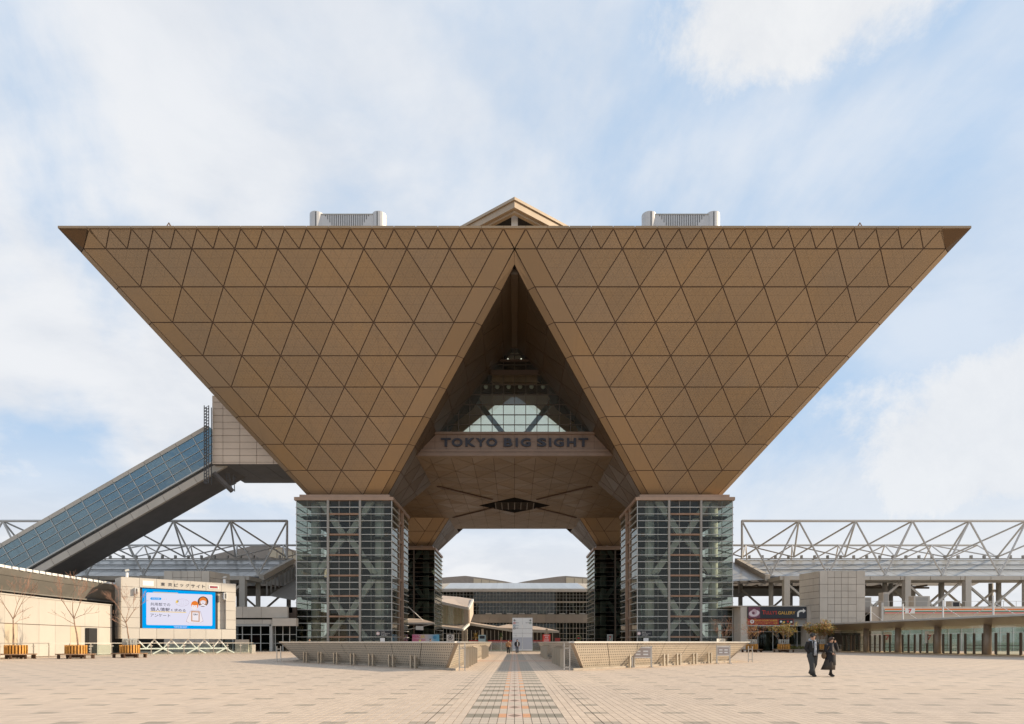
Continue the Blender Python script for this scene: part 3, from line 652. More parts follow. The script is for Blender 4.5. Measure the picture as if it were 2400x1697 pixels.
# glass legs
ROW = 1.074; ZT = 23.7
def leg(s, near):
    cx = s * 26.81; y0 = 100.0 if near else 153.5; hw = 7.55; y1 = y0 + 15.1; xi = cx - s * hw; xo = cx + s * hw
    core = MB(); core.box(cx - 3.6, cx + 3.6, y0 + 4.2, y1 - 4.2, 0, ZT)
    root = core.obj('glass_leg', M['dark'], tower)
    mb = MB(); 
    for e, f in ((.55, .5), (.1, 0)): pass
    box('cap_slab', cx - hw - .25, cx + hw + .25, y0 - .25, y1 + .25, zat(1173, 100) , zat(1165.5, 100), M['cap'], root)
    box('cap_slab', cx - hw + .45, cx + hw - .45, y0 + .2, y1 - .2, zat(1165, 100), zat(1158.5, 100), M['cap'], root)
    nrow = 22
    # pipe columns, floors and braces behind the glass
    for ex in (-1, 1):
        for ey in (0, 1):
            MB().cyl((cx + ex * 5.1, y0 + 2.2 + ey * 10.7, 0), (cx + ex * 5.1, y0 + 2.2 + ey * 10.7, ZT), .75, n=16).obj('pipe_column', M['brace'], root, smooth=True)
    for k in range(7):
        z = ZT - ROW * 2 - 3 * ROW * k - .2
        box('floor', cx - 6.9, cx + 6.9, y0 + .7, y1 - .7, z - .3, z, M['dark'], root)
    ys = y0 + 1.4
    zig = [zat(1160, 101), zat(1256, 101), zat(1346, 101), zat(1445, 101), zat(1545, 101)]
    for i in range(4):
        za, zb = zig[i], max(zig[i + 1], 0.1)
        for e in (-1, 1):
            a = (cx + e * (4.6 if i % 2 == 0 else .35), ys, za); b = (cx + e * (.35 if i % 2 == 0 else 4.6), ys, zb)
            MB().beam(a, b, .95, .7, up=(0, 1, 0)).obj('brace', M['brace'], root)
    bays = [(-hw, -hw / 3), (-hw / 3, hw / 3), (hw / 3, hw)]
    for r in range(nrow):
        zt, zb = ZT - r * ROW, max(ZT - (r + 1) * ROW, 0.02)
        if near:
            for bi, (a, b) in enumerate(bays):
                off = .18 if bi == 1 else 0
                MB().box(cx + a + .06, cx + b - .06, y0 + .05 + off, y0 + .075 + off, zb + .05, zt - .05).obj('pane', M['glass_leg'], root)
            red = (r % 3 == 1)
            box('transom', cx - hw, cx - hw / 3 - .16, y0 - .12, y0 + .1, zb - .045, zb + .045, M['mull'], root)
            box('transom', cx + hw / 3 + .16, cx + hw, y0 - .12, y0 + .1, zb - .045, zb + .045, M['mull'], root)
            hgt = .13 if red else .055
            box('transom', cx - hw / 3 + .16, cx + hw / 3 - .16, y0 - .05, y0 + .3, zb - hgt, zb + hgt, M['redbeam' if red else 'mull'], root)
            for a, b in ((.1, 5.6), (9.5, 15.0)):
                MB().box(min(xi, xi + s * .03), max(xi, xi + s * .03), y0 + a, y0 + b, zb + .05, zt - .05).obj('side_pane', M['glass_leg'], root)
            for a, b in ((.1, 5.6), (9.5, 15.0)):
                box('side_transom', min(xi - s * .16, xi + s * .04), max(xi - s * .16, xi + s * .04), y0 + a, y0 + b, zb - .05, zb + .05, M['mull'], root)
        else:
            MB().box(cx - hw + .06, cx + hw - .06, y0 + .05, y0 + .075, zb + .04, zt - .04).obj('pane', M['glass_dark'], root)
            box('transom', cx - hw, cx + hw, y0 - .1, y0 + .1, zb - .04, zb + .04, M['mull_dark'], root)
            MB().box(min(xi, xi + s * .03), max(xi, xi + s * .03), y0 + .1, y1 - .1, zb + .04, zt - .04).obj('side_pane', M['glass_leg'], root)
            box('side_transom', min(xi - s * .3, xi + s * .04), max(xi - s * .3, xi + s * .04), y0, y1, zb - .045, zb + .045, M['mull'], root)
    for q in (-hw / 3, hw / 3):
        MB().box(cx + q - .16, cx + q + .16, y0 - .2, y0 + .5, 0, ZT - .02).obj('post', M['concrete_d' if near else 'mull_dark'], root)
    for q in (-hw + .05, hw - .05): MB().box(cx + q - .05, cx + q + .05, y0 - .02, y0 + .1, 0, ZT - .02).obj('corner_post', M['mull'], root)
    if near:
        for a, b in bays:
            for k in (1, 2): 
                x = a + (b - a) * k / 3
                MB().box(cx + x - .035, cx + x + .035, y0 + .12, y0 + .3, 0, ZT - .02).obj('fin', M['concrete_d'], root)
        for a in (5.75, 9.3): box('side_post', min(xi - s * .2, xi + s * .3), max(xi - s * .2, xi + s * .3), y0 + a - .15, y0 + a + .15, 0, ZT - .02, M['cap'], root)
        box('recess_wall', min(xi + s * 1.2, xi + s * 1.4), max(xi + s * 1.2, xi + s * 1.4), y0 + 5.9, y0 + 9.2, 0, ZT - .02, M['dark2'], root)
        for k in range(7):
            z = ZT - ROW * 2 - 3 * ROW * k
            box('recess_beam', min(xi, xi + s * 1.2), max(xi, xi + s * 1.2), y0 + 5.9, y0 + 9.2, z - .2, z + .2, M['redbeam'], root)
    MB().box(min(xo, xo - s * .03), max(xo, xo - s * .03), y0 + .1, y1 - .1, .1, ZT - .05).obj('outer_pane', M['glass_leg'], root)
    mb = MB()
    for r in range(nrow):
        zb = max(ZT - (r + 1) * ROW, .05); mb.box(min(xo, xo + s * .12), max(xo, xo + s * .12), y0 + .06, y1, zb - .05, zb + .05)
    tag(mb.obj('outer_transoms', M['mull'], root), kind='stuff')
    MB().box(cx - hw + .1, cx + hw - .1, y1 - .03, y1, .1, ZT - .05).obj('rear_pane', M['glass_leg'], root)
    return root
legs = {(s, nr): leg(s, nr) for s in (-1, 1) for nr in (True, False)}

# roof pavilion above the opening, set corner-on
pv = thing('_p', '_', '_'); bpy.data.objects.remove(pv)
YP = 81.0
M['pavcol'] = principled('white_column_cladding', (0.72, 0.68, 0.62), .5); M['pavband'] = principled('cream_beige_fascia', (0.44, 0.345, 0.245), .5, 0.1, var=.06, nscale=.5)
def vband(name, za, zb, dep, off, mat):
    """a horizontal band round the two front sides of the pavilion"""
    c = Vector((0, YP + off, 0)); out = None
    for e in (-1, 1):
        a = c; b = c + Vector((e * 17, 13.1, 0)); 
        mb = MB(); mb.hexa([a + Vector((0, 0, za)), b + Vector((0, 0, za)), b + Vector((0, dep, za)), a + Vector((0, dep, za)), a + Vector((0, 0, zb)), b + Vector((0, 0, zb)), b + Vector((0, dep, zb)), a + Vector((0, dep, zb))])
        if e < 0: mb.f = [f[::-1] for f in mb.f]
        mb.obj(name, mat, pavroot)
pavroot = box('roof_pavilion', -.42, .42, YP + 2.4, YP + 3.2, zn(NR), zat(498, YP + 2.4), M['pavcol'], tower)
vband('cornice', zat(467.5, YP), zat(461, YP), .6, 0, M['pavband'])
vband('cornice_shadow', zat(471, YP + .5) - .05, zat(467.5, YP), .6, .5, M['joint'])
vband('fascia_band', zat(486, YP + .25), zat(471, YP + .25), .6, .25, M['pavband'])
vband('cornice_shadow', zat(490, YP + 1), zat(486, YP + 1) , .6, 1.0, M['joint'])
vband('fascia_band', zat(498, YP + .8), zat(490, YP + .8), .6, .8, M['pavband'])
MB().slab([(0, YP + 2, zat(495, YP + 2)), (17, YP + 15.1, zat(495, YP + 2)), (0, YP + 28, zat(495, YP + 2)), (-17, YP + 15.1, zat(495, YP + 2))], (0, 0, 1), .3).obj('ceiling', M['black'], pavroot)
MB().slab([(0, YP + 6, zn(NR)), (12, YP + 18.2, zn(NR)), (12, YP + 18.2, zat(500, YP)), (0, YP + 6, zat(500, YP))], (0, 1, 0), .2).slab([(0, YP + 6.02, zn(NR)), (-12, YP + 18.2, zn(NR)), (-12, YP + 18.2, zat(500, YP)), (0, YP + 6.02, zat(500, YP))], (0, 1, 0), .2).obj('inner_wall', M['black'], pavroot)

# rooftop plant boxes with rounded ends, spikes
M['plant'] = principled('pale_grey_louvre_panel', (0.60, 0.585, 0.57), 0.45, 0.2, var=0.04)
for pa, pb in ((724, 903), (1507, 1689)):
    d = 84.0; xa, xb = xat(pa, d), xat(pb, d); zt = zat(498, d); zb = zn(NR)
    mb = MB(); mb.box(xa + 1.4, xb - 1.4, d, d + 7, zb, zt - .25)
    root = mb.obj('rooftop_plant', M['plant'], tower)
    for x in (xa + .9, xb - .9): MB().cyl((x, d + .6, zb), (x, d + .6, zt), .95, n=20).obj('rounded_end', M['plant'], root)
    n = 21
    for k in range(n):
        x = xa + 2.2 + (xb - xa - 4.4) * k / (n - 1); lv = min(k, n - 1 - k)
        zlo = zb if lv >= 4 else zt - .5 - lv * .4
        MB().box(x - .035, x + .035, d - .04, d, zlo, zt - .3).obj('louvre_joint', M['steel_dark'], root)
    for x in (xa + 1.0, xb - 1.0): MB().box(x - .06, x + .06, d - .37, d - .33, zb, zt - .1).obj('panel_joint', M['steel_dark'], root)
    MB().box(xa + 1.3, xb - 1.3, d - .06, d + 7, zt - .3, zt - .18).obj('coping', M['mull'], root)
for px in (396, 2015):
    p = at(px, 531, 79); q = at(px, 522, 79)
    MB().beam(p + Vector((-.3, 0, 0)), q, .08).beam(p + Vector((.3, 0, 0)), q, .08).beam(p + Vector((0, .5, 0)), q, .08).obj('roof_tripod', M['cap'], tower)
# ------------------------------------------------------------------ lobby box on the tower's left flank
d0, d1 = 101.0, 113.0; KS = d0 / 126.5; xl = xat(497, d0); zb = zat(1088, d0); zt = zb + 1.06 * 10 + .32
M['clad'] = principled('pinkish_metal_cladding', (0.62, 0.49, 0.375), 0.38, 0.3, var=0.05, nscale=0.3, rnd=0.05)
M['under'] = principled('dark_grey_soffit_sheet', (0.15, 0.14, 0.135), 0.6, var=0.1, nscale=0.5)
lob = MB().box(xl + .08, -32, d0 + .1, d1, zb + .1, zt).obj('lobby_box', M['joint'], tower)
cols = [xl, xat(470 + 328 / 6.244, d0)]
while cols[-1] < -34: cols.append(cols[-1] + 2.68)
for i in range(len(cols) - 1):
    box('cladding_panel', cols[i] + .03, cols[i + 1] - .03, d0, d0 + .1, zb + .03, zb + .29, M['clad'], lob)
    for r in range(10):
        z = zb + .32 + r * 1.06
        box('cladding_panel', cols[i] + .03, cols[i + 1] - .03, d0, d0 + .1, z + .03, z + 1.03, M['clad'], lob)
for k in range(4): box('underside_sheet', xl + .1 + k * 4, xl + 4.05 + k * 4, d0 + .05, d1, zb, zb + .09, M['under'], lob)
# service mast on the outer corner
mb = MB(); xm0, xm1 = xat(484, d0), xat(496, d0); za, zc = zat(1135, d0), zat(955, d0)
mast = MB().box(xm0, xm0 + .1, d0 - .9, d0 - .8, za, zc).obj('service_mast', M['steel_dark'], tower)
for x, y in ((xm1, d0 - .9), (xm0, d0), (xm1, d0)): MB().box(x - .1, x, y, y + .1, za, zc).obj('mast_post', M['steel_dark'], mast)
nz = 26
for k in range(nz):
    z = za + (zc - za) * k / nz; z2 = za + (zc - za) * (k + 1) / nz
    MB().beam((xm0, d0 - .85, z), (xm1, d0 - .85, z), .07).beam((xm0, d0 - .85, z), (xm1, d0 - .85, z2), .05).beam((xm0 + .05, d0 - .85, z), (xm0 + .05, d0, z2), .05).obj('lattice', M['steel_dark'], mast)
g = [at(500, 1108, d0), at(545, 1152, d0 + 2), at(536, 1110, d0 + 2), at(548, 1114, d0 + 2)]
gan = MB().beam(g[0], g[1], .9, .5).obj('gantry', M['under'], tower)
MB().beam(g[1], g[2], .1).beam(g[1] + Vector((.35, 0, 0)), g[3], .1).beam(g[2] + Vector((-.4, 0, 0)), g[1] + Vector((-.6, 0, .5)), .08).beam(g[1] + Vector((-.1, 0, 1.0)), g[1] + Vector((.6, 0, 1.3)), .07).beam(g[1] + Vector((-.1, 0, 2.0)), g[1] + Vector((.6, 0, 2.3)), .07).obj('gantry_ladder', M['steel_dark'], gan)

# ------------------------------------------------------------------ glazed escalator bridge
YE = 102.2
A, B = at(-110, 1274 + 110 * .575, YE), at(484, 996, YE)
esc = thing('escalator_bridge', 'long sloping blue glass escalator bridge rising to the bronze tower', 'escalator', (A.x, YE, 0))
u = (B - A).normalized(); dn = Vector((u.z, 0, -u.x))          # along, and down across the slope
L = (B - A).length
def E(s, q, y): p = A + u * s + dn * (q * KS); return Vector((p.x, y, p.z))
def ebox(name, s0, s1, q0, q1, y0, y1, mat, parent=esc):
    return MB().hexa([E(s0, q1, y0), E(s1, q1, y0), E(s1, q1, y1), E(s0, q1, y1), E(s0, q0, y0), E(s1, q0, y0), E(s1, q0, y1), E(s0, q0, y1)]).obj(name, mat, parent)
YW = 109.2
M['tube_in'] = principled('blue_grey_tube_interior', (0.30, 0.35, 0.37), 0.6, var=0.15, nscale=0.3)
ns = int(L / 2.8); st = L / ns
for k in range(ns):
    ebox('top_rail', k * st + .03, (k + 1) * st - .03, 0, .7, YE, YE + .4, M['concrete'])
    ebox('fascia', k * st + .03, (k + 1) * st - .03, 7.9, 9.3, YE - .2, YE + .3, M['concrete'])
    for r in range(4):
        q0 = .75 + r * 1.54
        ebox('pane', k * st + .05, (k + 1) * st - .05, q0 + .04, q0 + 1.5, YE + .1, YE + .13, M['glass_blue'])
    ebox('mullion', k * st - .05, k * st + .05, .7, 6.95, YE, YE + .2, M['mull'])
for r in range(5): ebox('rail', 0, L, .71 + r * 1.54, .79 + r * 1.54, YE, YE + .2, M['mull'])
ebox('lower_beam', 0, L, 6.98, 7.2, YE - .1, YE + .4, M['mull'])
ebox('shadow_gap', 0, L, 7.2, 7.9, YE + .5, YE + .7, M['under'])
ebox('underside', 0, L - .3, 9.0, 9.3, YE + .3, YW, M['under'])
ebox('far_side', 0, L, 0, 9, YW - .2, YW, M['tube_in'])
ebox('roof_sheet', 0, L, 0, .15, YE + .4, YW, M['glass_blue'])
ebox('escalator_floor', 0, L, 6.3, 7.0, YE + 1, YW - .3, M['under'])
for y in (103.6, 105.2, 106.8): ebox('handrail', 0, L, 4.6, 5.6, y, y + .15, M['brace'])
for k in range(1, ns, 2):
    MB().beam(E(k * st, .4, YW - .6), E(k * st + 3.2, 6.6, YW - .6), .35).obj('inner_brace', M['brace'], esc)

# ------------------------------------------------------------------ galleria halls left and right
M['roofglass'] = None
def roofmat():
    m = bpy.data.materials.new('pale_glazed_roof_panel'); m.use_nodes = True; t = NT(m.node_tree)
    a = t.n('ShaderNodeBsdfTranslucent'); t.put(a.inputs[0], (0.5, 0.53, 0.54)); b = t.n('ShaderNodeBsdfPrincipled')
    t.put(b.inputs['Base Color'], (0.60, 0.59, 0.56)); b.inputs['Roughness'].default_value = 0.22; b.inputs['Specular IOR Level'].default_value = 0.7
    mx = t.n('ShaderNodeMixShader'); mx.inputs[0].default_value = 0.7; t.l(a.outputs[0], mx.inputs[1]); t.l(b.outputs[0], mx.inputs[2])
    o = t.n('ShaderNodeOutputMaterial'); t.l(mx.outputs[0], o.inputs[0]); return m
M['roofglass'] = roofmat()
def hall(s):
    side = 'left' if s < 0 else 'right'
    hroot = thing('galleria_hall', ('shaded open hall with glazed roof behind the outdoor video screen' if s < 0 else 'sunlit open hall with glazed roof behind the grey clad block'), 'hall', (s * 70, 118, 0), 'glazed galleria halls beside the tower')
    DF, DR, DT2 = 118.0, 132.0, 145.0; SP = 10.56; NB = 6
    zT, zF, zR = zat(1221, DF), zat(1351, DF) , zat(1309, DR)
    T = [Vector((s * (42.2 + SP * k), DF, zT)) for k in range(NB + 1)]
    Fn = [Vector((s * (47.4 + SP * k), DF - .5, zF + .2)) for k in range(NB)]
    Rn = [Vector((s * (47.4 + SP * k), DR, zR + .3)) for k in range(NB)]
    T2 = [Vector((s * (42.2 + SP * k), DT2, zat(1278, DT2))) for k in range(NB + 1)]
    R3 = [Vector((s * (47.4 + SP * k), 158, zR)) for k in range(NB)]
    tr = MB().cyl(T[0], T[-1], .24, n=8).obj('roof_truss', M['truss'], hroot)
    def bar(a, b, r=.17): MB().cyl(a, b, r, n=8, caps=False).obj('truss_bar', M['truss'], tr)
    for k in range(NB):
        bar(T[k], Fn[k]); bar(Fn[k], T[k + 1]); bar(T[k + 1], Rn[k]); bar(T[k], Rn[k])
        MB().box(Fn[k].x - .45, Fn[k].x + .45, DF - 1, DF, zF - .15, zF + .15).obj('node_plate', M['truss'], tr)
        bar(Fn[k], Fn[k] + Vector((0, 0, 1.3)), .12)
    bar(T[0], Vector((T[0].x, DF, zat(1309, DF))), .2)
    t2 = MB().cyl(T2[0], T2[-1], .24, n=8).obj('roof_truss', M['truss'], hroot)
    for k in range(NB):
        for a, b in ((T2[k], Rn[k]), (Rn[k], T2[k + 1]), (T2[k + 1], R3[k]), (T2[k], R3[k])): MB().cyl(a, b, .15, n=6, caps=False).obj('truss_bar', M['truss'], t2)
    # glazed roof: rows of panels on dark purlins
    y0, y1 = 116.8, 131.6; z0, z1 = zat(1352, 117), zat(1313, 131.6)
    nrm = Vector((0, -(z1 - z0), (y1 - y0))).normalized()
    xa, xb = 46.6, 106.0
    rf = MB()
    for x in [xa + (xb - xa) * k / 17 for k in range(18)]: rf.beam((s * x, y0, z0 - .12), (s * x, y1, z1 - .12), .16, .3)
    for k in range(5): rf.beam((s * xa, y0 + (y1 - y0) * k / 4, z0 + (z1 - z0) * k / 4 - .15), (s * xb, y0 + (y1 - y0) * k / 4, z0 + (z1 - z0) * k / 4 - .15), .3, .35)
    rfo = rf.obj('glazed_roof', M['steel_dark'], hroot)
    for i in range(17):
        for j in range(3):
            xs = [s * (xa + (xb - xa) * (i + e) / 17) for e in (0, 1)]; f = [j / 3, (j + 1) / 3]
            pts = [Vector((x, y0 + (y1 - y0) * q, z0 + (z1 - z0) * q)) for x, q in ((xs[0], f[0]), (xs[1], f[0]), (xs[1], f[1]), (xs[0], f[1]))]
            panel('roof_panel', inset_fix(pts, nrm), nrm, M['roofglass'], rfo, .05, .06)
    MB().slab([(s * xa, y1, z1), (s * xb, y1, z1), (s * xb, 147, z0 + 1), (s * xa, 147, z0 + 1)], (0, 0, 1), .1).obj('rear_slope', M['roofglass'], rfo)
    for q in (.33, .62): MB().beam((s * xa, y0 + (y1 - y0) * q, z0 + (z1 - z0) * q + .22), (s * xb, y0 + (y1 - y0) * q, z0 + (z1 - z0) * q + .22), .14).obj('snow_rail', M['steel_dark'], rfo)
    # ridge equipment
    mb = MB(); mb.beam((s * xa, y1, z1 + .3), (s * xb, y1, z1 + .3), .3, .2)
    for k in range(22): mb.box(s * (xa + 2 + k * 2.7) - .16, s * (xa + 2 + k * 2.7) + .16, y1 - .3, y1 + .3, z1 + .4, z1 + 1.0)
    tag(mb.obj('ridge_equipment', M['concrete_d'], rfo), kind='stuff')
    # gable frame towards the tower
    a, b = Vector((s * (xa - .3), y0 - .5, z0 - .2)), Vector((s * (xa - .6), y1, z1 - .1))
    MB().beam(a, b, .9, 1.0).obj('gable_beam', M['concrete'], hroot)
    MB().beam(a + Vector((-s * .4, 0, -1.0)), b + Vector((-s * .4, 0, -1.0)), .3, .5).obj('gable_trim', M['concrete_d'], hroot)
    if s < 0:
        for k in range(9): 
            p = a.lerp(b, k / 8) + Vector((-s * .9, .3, -.8)); MB().box(p.x - .12, p.x + .12, p.y - .12, p.y + .12, p.z - 2.4, p.z).obj('gable_slat', M['concrete_d'], hroot)
        MB().slab([a + Vector((1.6, 0, -3.4)), b + Vector((1.6, 0, -3.4)), b + Vector((6, 0, -3.0)), a + Vector((6, 0, -4.2))], (0, 0, 1), .3).obj('stair_roof', M['concrete_d'], hroot)
    else:
        # overhang towards the tower: steel grid with glass seen from below
        ov = MB()
        for k in range(6): ov.beam(a.lerp(b, k / 5) + Vector((0, 0, -.8)), a.lerp(b, k / 5) + Vector((-s * 9, 0, -1.2)), .22)
        for k in range(5): ov.beam(a + Vector((-s * 2 * (k + .5), 0, -.9)), b + Vector((-s * 2 * (k + .5), 0, -.9)), .2)
        ovo = ov.obj('overhang_grid', M['mull_dark'], hroot)
        MB().slab([a + Vector((0, 0, -.4)), b + Vector((0, 0, -.4)), b + Vector((-s * 9, 0, -.8)), a + Vector((-s * 9, 0, -.8))], (0, 0, 1), .05).obj('overhang_glass', M['roofglass'], ovo)
    # eave beam, columns, braces
    ze0, ze1 = zat(1361.5, 113), zat(1352.5, 113)
    k = 0
    for x in [46.4 + i * 5.28 for i in range(11)]: box('eave_beam', s * (x + 2.61) - 2.58, s * (x + 2.61) + 2.58, 111.2, 116.8, ze0, ze1, M['concrete'], hroot)
    for k in range(6):
        x = s * (47.6 + SP * k)
        box('square_column', x - .5, x + .5, 111.0, 112.0, 0, ze1 - .05, M['concrete'], hroot)
        MB().cyl((x, 118, 0), (x, 118, ze0 + .6), .42, n=12).obj('round_column', M['concrete'], hroot, smooth=True)
        MB().cyl((x, 134, 0), (x, 134, ze0 + 1.5), .45, n=12).obj('round_column', M['concrete_d'], hroot, smooth=True)
        for yy in (112.5, 133.0):
            MB().beam((x, yy, ze0), (x + s * SP / 2, yy, zat(1421, 112)), .35).obj('diagonal_brace', M['concrete'], hroot)
            MB().beam((x + s * SP, yy, ze0), (x + s * SP / 2, yy, zat(1421, 112)), .35).obj('diagonal_brace', M['concrete'], hroot)
    zz = zat(1397, 140)
    box('rear_beam', min(s * 46, s * 88), max(s * 46, s * 88), 139.5, 140.5, zz, zz + 1.6, M['concrete_d'], hroot)
    box('tower_side_beam', min(s * 36, s * 47), max(s * 36, s * 47), 130, 131, zat(1399, 130), zat(1391, 130), M['concrete_d'], hroot)
    rb = MB()
    for j in range(4): rb.box(min(s * 46, s * 92), max(s * 46, s * 92), 141 + j * 3.5, 141.3 + j * 3.5, zz + 1.7 + j * .5, zz + 2.1 + j * .5)
    for i in range(14): x = s * (47 + i * 3.4); rb.box(x - .15, x + .15, 140.6, 152, zz + 2.2, zz + 2.6)
    rb.obj('rear_roof_frame', M['mull_dark'], hroot)
    # low block under the deck
    zd = zat(1422, 98)
    box('deck', min(s * 34.6, s * 110), max(s * 34.6, s * 110), 99.0, 150, zd - .9, zd, M['concrete_d'], hroot)
    box('deck_wall', min(s * 34.6, s * 110), max(s * 34.6, s * 110), 106.0, 106.4, 0, zd - .9, M['dark'], hroot)
    rl = MB()
    rl.box(min(s * 46, s * 108), max(s * 46, s * 108), 100.1, 100.14, zd + .95, zd + 1.0)
    for k in range(30): x = s * (47 + k * 2); rl.box(x - .025, x + .025, 100.1, 100.14, zd, zd + .95)
    tag(rl.obj('deck_railing', M['steel'], hroot), kind='stuff')
    for x, w, hh in ((57, 1.6, 1.8), (60.2, .9, 2.6), (66, 2.6, 2.0), (71.5, 1.4, 1.2), (86, 1.1, 1.2), (89, 1.1, 1.2)):
        bx_ = box('rooftop_unit', s * x - w / 2, s * x + w / 2, 103, 104.4, zd, zd + hh, M['concrete'], hroot)
        box('vent_grille', s * x - w * .38, s * x + w * .38, 102.96, 103, zd + .2, zd + hh - .2, M['concrete_d' if hh > 1.5 else 'black'], bx_)
    # grey clad block
    df = 95.0; xf0, xf1 = abs(xat(1921, df)), abs(xat(2028, df)); zt = zat(1338, df); yb = 99.8
    blk = MB().hexa([(s * (xf0 + .1), df + .1, 0), (s * (xf1 - .1), df + .1, 0), (s * (xf1 - .1), yb, 0), (s * (xf0 - .75), yb, 0), (s * (xf0 + .1), df + .1, zt - .1), (s * (xf1 - .1), df + .1, zt - .1), (s * (xf1 - .1), yb, zt - .1), (s * (xf0 - .75), yb, zt - .1)])
    if s < 0: blk.f = [f[::-1] for f in blk.f]
    lb = 'tall grey panelled block in shade above the video screen' if s < 0 else 'tall grey panelled block with a warm lit side beside the canopy'
    root = thing('clad_block', lb, 'building', (s * 49, 97, 0), 'grey clad blocks')
    blk.obj('core', M['joint'], root)
    cs = [0, .6, 1.45, 2.28, 3.05, 3.83, 4.62, 6.82] if False else [0, 1.22, 2.24, 3.25, 4.26, 5.5, 6.82]
    rowh = zt / 12
    for i in range(6):
        for r in range(12):
            if i in (0, 5) and r % 2: continue
            hh = rowh * (2 if i in (0, 5) else 1)
            xa_, xb_ = s * (xf0 + cs[i]), s * (xf0 + cs[i + 1])
            box('cladding_panel', min(xa_, xb_) + .025, max(xa_, xb_) - .025, df, df + .1, r * rowh + .025, min(zt, r * rowh + hh) - .025, M['concrete'], root)
    for r in range(12):
        for k in range(4):
            f0, f1 = k / 4, (k + 1) / 4
            pts = [Vector((s * (xf0 - .85 * f), df + .1 + (yb - df - .1) * f, z)) for f, z in ((f0, r * rowh), (f1, r * rowh), (f1, (r + 1) * rowh), (f0, (r + 1) * rowh))]
            panel('cladding_panel', inset_fix(pts, (-s, 0, 0)), (-s, 0, 0), M['concrete'], root, .025, .05)
    return hroot
halls = {s: hall(s) for s in (-1, 1)}

# ------------------------------------------------------------------ right: sign-bearing entrance block
M['signblack'] = principled('black_sign_face', (0.014, 0.018, 0.024), 0.35)
M['signred'] = principled('red_sign_face', (0.34, 0.035, 0.022), 0.45)
M['signwhite'] = principled('white_sign_face', (0.78, 0.78, 0.76), 0.5)
M['txtwhite'] = principled('white_sign_paint', (0.80, 0.78, 0.72), 0.5)
M['txtred'] = principled('red_sign_paint', (0.62, 0.05, 0.03), 0.5)
M['txtgold'] = principled('gold_sign_paint', (0.72, 0.40, 0.06), 0.5)
M['txtgreen'] = principled('green_sign_paint', (0.02, 0.20, 0.09), 0.5)
M['txtorange'] = principled('orange_sign_paint', (0.75, 0.22, 0.04), 0.5)
DS = 97.0
ent = thing('entrance_block', 'grey entrance block carrying the black coffee shop sign on the right', 'building', (42, DS, 0))
def fb(name, p0, p1, y0, y1, dep, mat, parent, d=DS):
    """front-facing box given by its outline in the view at distance d"""
    return box(name, xat(p0, d), xat(p1, d), d, d + dep, max(zat(y1, d), 0), zat(y0, d), M[mat] if isinstance(mat, str) else mat, parent)
fb('pier', 1736, 1752, 1421, 1534, 4, 'concrete', ent); fb('pier', 1891, 1904, 1421, 1534, 4, 'concrete', ent)
fb('lintel', 1752.2, 1890.8, 1421, 1467, 3, 'concrete_d', ent, DS + .3)
fb('roof_edge', 1712, 1921, 1419.5, 1421.5, 9, 'concrete', ent, DS - .1)
fb('ledge', 1752.2, 1890.8, 1465.5, 1467.5, .7, 'mull', ent, DS - .2)
fb('interior_wall', 1740, 1900, 1467, 1534, .3, 'dark', ent, DS + 6)
for p in (1793, 1850): fb('interior_column', p, p + 11, 1467, 1534, .8, 'concrete_d', ent, DS + 4)
for i, p in enumerate((1752.4, 1776, 1811, 1848, 1868)):
    q = (1776, 1811, 1848, 1868, 1890.6)[i]
    MB().box(xat(p, DS + 2) + .05, xat(q, DS + 2) - .05, DS + 2, DS + 2.03, .1, zat(1468, DS + 2)).obj('shop_pane', M['glass_dark'], ent)
    fb('door_post', p, p + 1.2, 1467, 1534, .15, 'mull', ent, DS + 1.95)
fb('door_transom', 1752.4, 1890.6, 1480, 1481.2, .12, 'mull', ent, DS + 1.9)
fb('side_wall', 1904.2, 1921, 1421, 1449, .4, 'concrete_d', ent, DS + 2); fb('side_door', 1904.2, 1921, 1449, 1534, .2, 'dark', ent, DS + 3)
M['warmside'] = M['concrete']
fb('link_wall', 1714, 1735.8, 1424, 1534, .3, 'concrete', ent, DS + 4.5)
# coffee shop sign
sg = fb('shop_sign', 1752.6, 1890, 1422.3, 1449.2, .25, 'signblack', ent, DS - .25)
ys = DS - .27
M['cup'] = principled('pale_pink_cup_print', (0.55, 0.38, 0.42), 0.5); M['cup2'] = principled('plum_cup_print', (0.16, 0.05, 0.08), 0.5); M['cupw'] = principled('white_cup_print', (0.72, 0.62, 0.64), 0.5)
def disc(name, cxp, cyp, rxp, ryp, y, mat, parent, d=DS, n=20, rot=0):
    c = at(cxp, cyp, d); rx, rz = rxp * d / F, ryp * d / F
    pts = [(c.x + rx * math.cos(a) * math.cos(rot) - rz * math.sin(a) * math.sin(rot), y, c.z + rx * math.cos(a) * math.sin(rot) + rz * math.sin(a) * math.cos(rot)) for a in [i * 2 * math.pi / n for i in range(n)]]
    return MB().slab(pts, (0, -1, 0), .006).obj(name, mat, parent)
MB().box(xat(1752.8, DS), xat(1780, DS), ys, ys + .015, zat(1449, DS), zat(1422.6, DS)).obj('photo_print', M['cup2'], sg)
disc('saucer_print', 1766, 1438, 13, 8.2, ys - .01, M['cup'], sg, rot=.15); disc('saucer_print', 1766, 1437, 12, 7, ys - .02, M['cupw'], sg, rot=.15)
disc('cup_print', 1766, 1434.5, 6.4, 7, ys - .03, M['cup'], sg); disc('coffee_print', 1764, 1437, 3, 3.2, ys - .04, M['cup2'], sg)
def fittext(name, txt, p0, p1, y0, y1, y, mat, parent, d=DS, bold=0.0):
    a, b = at(p0, y1, d), at(p1, y0, d)
    return text(name, txt, (a.x, y, a.z), b.x - a.x, b.z - a.z, mat, parent, bold=bold)
fittext('lettering', 'T', 1784.5, 1792.5, 1430.8, 1440.2, ys - .01, M['txtred'], sg, bold=.01)
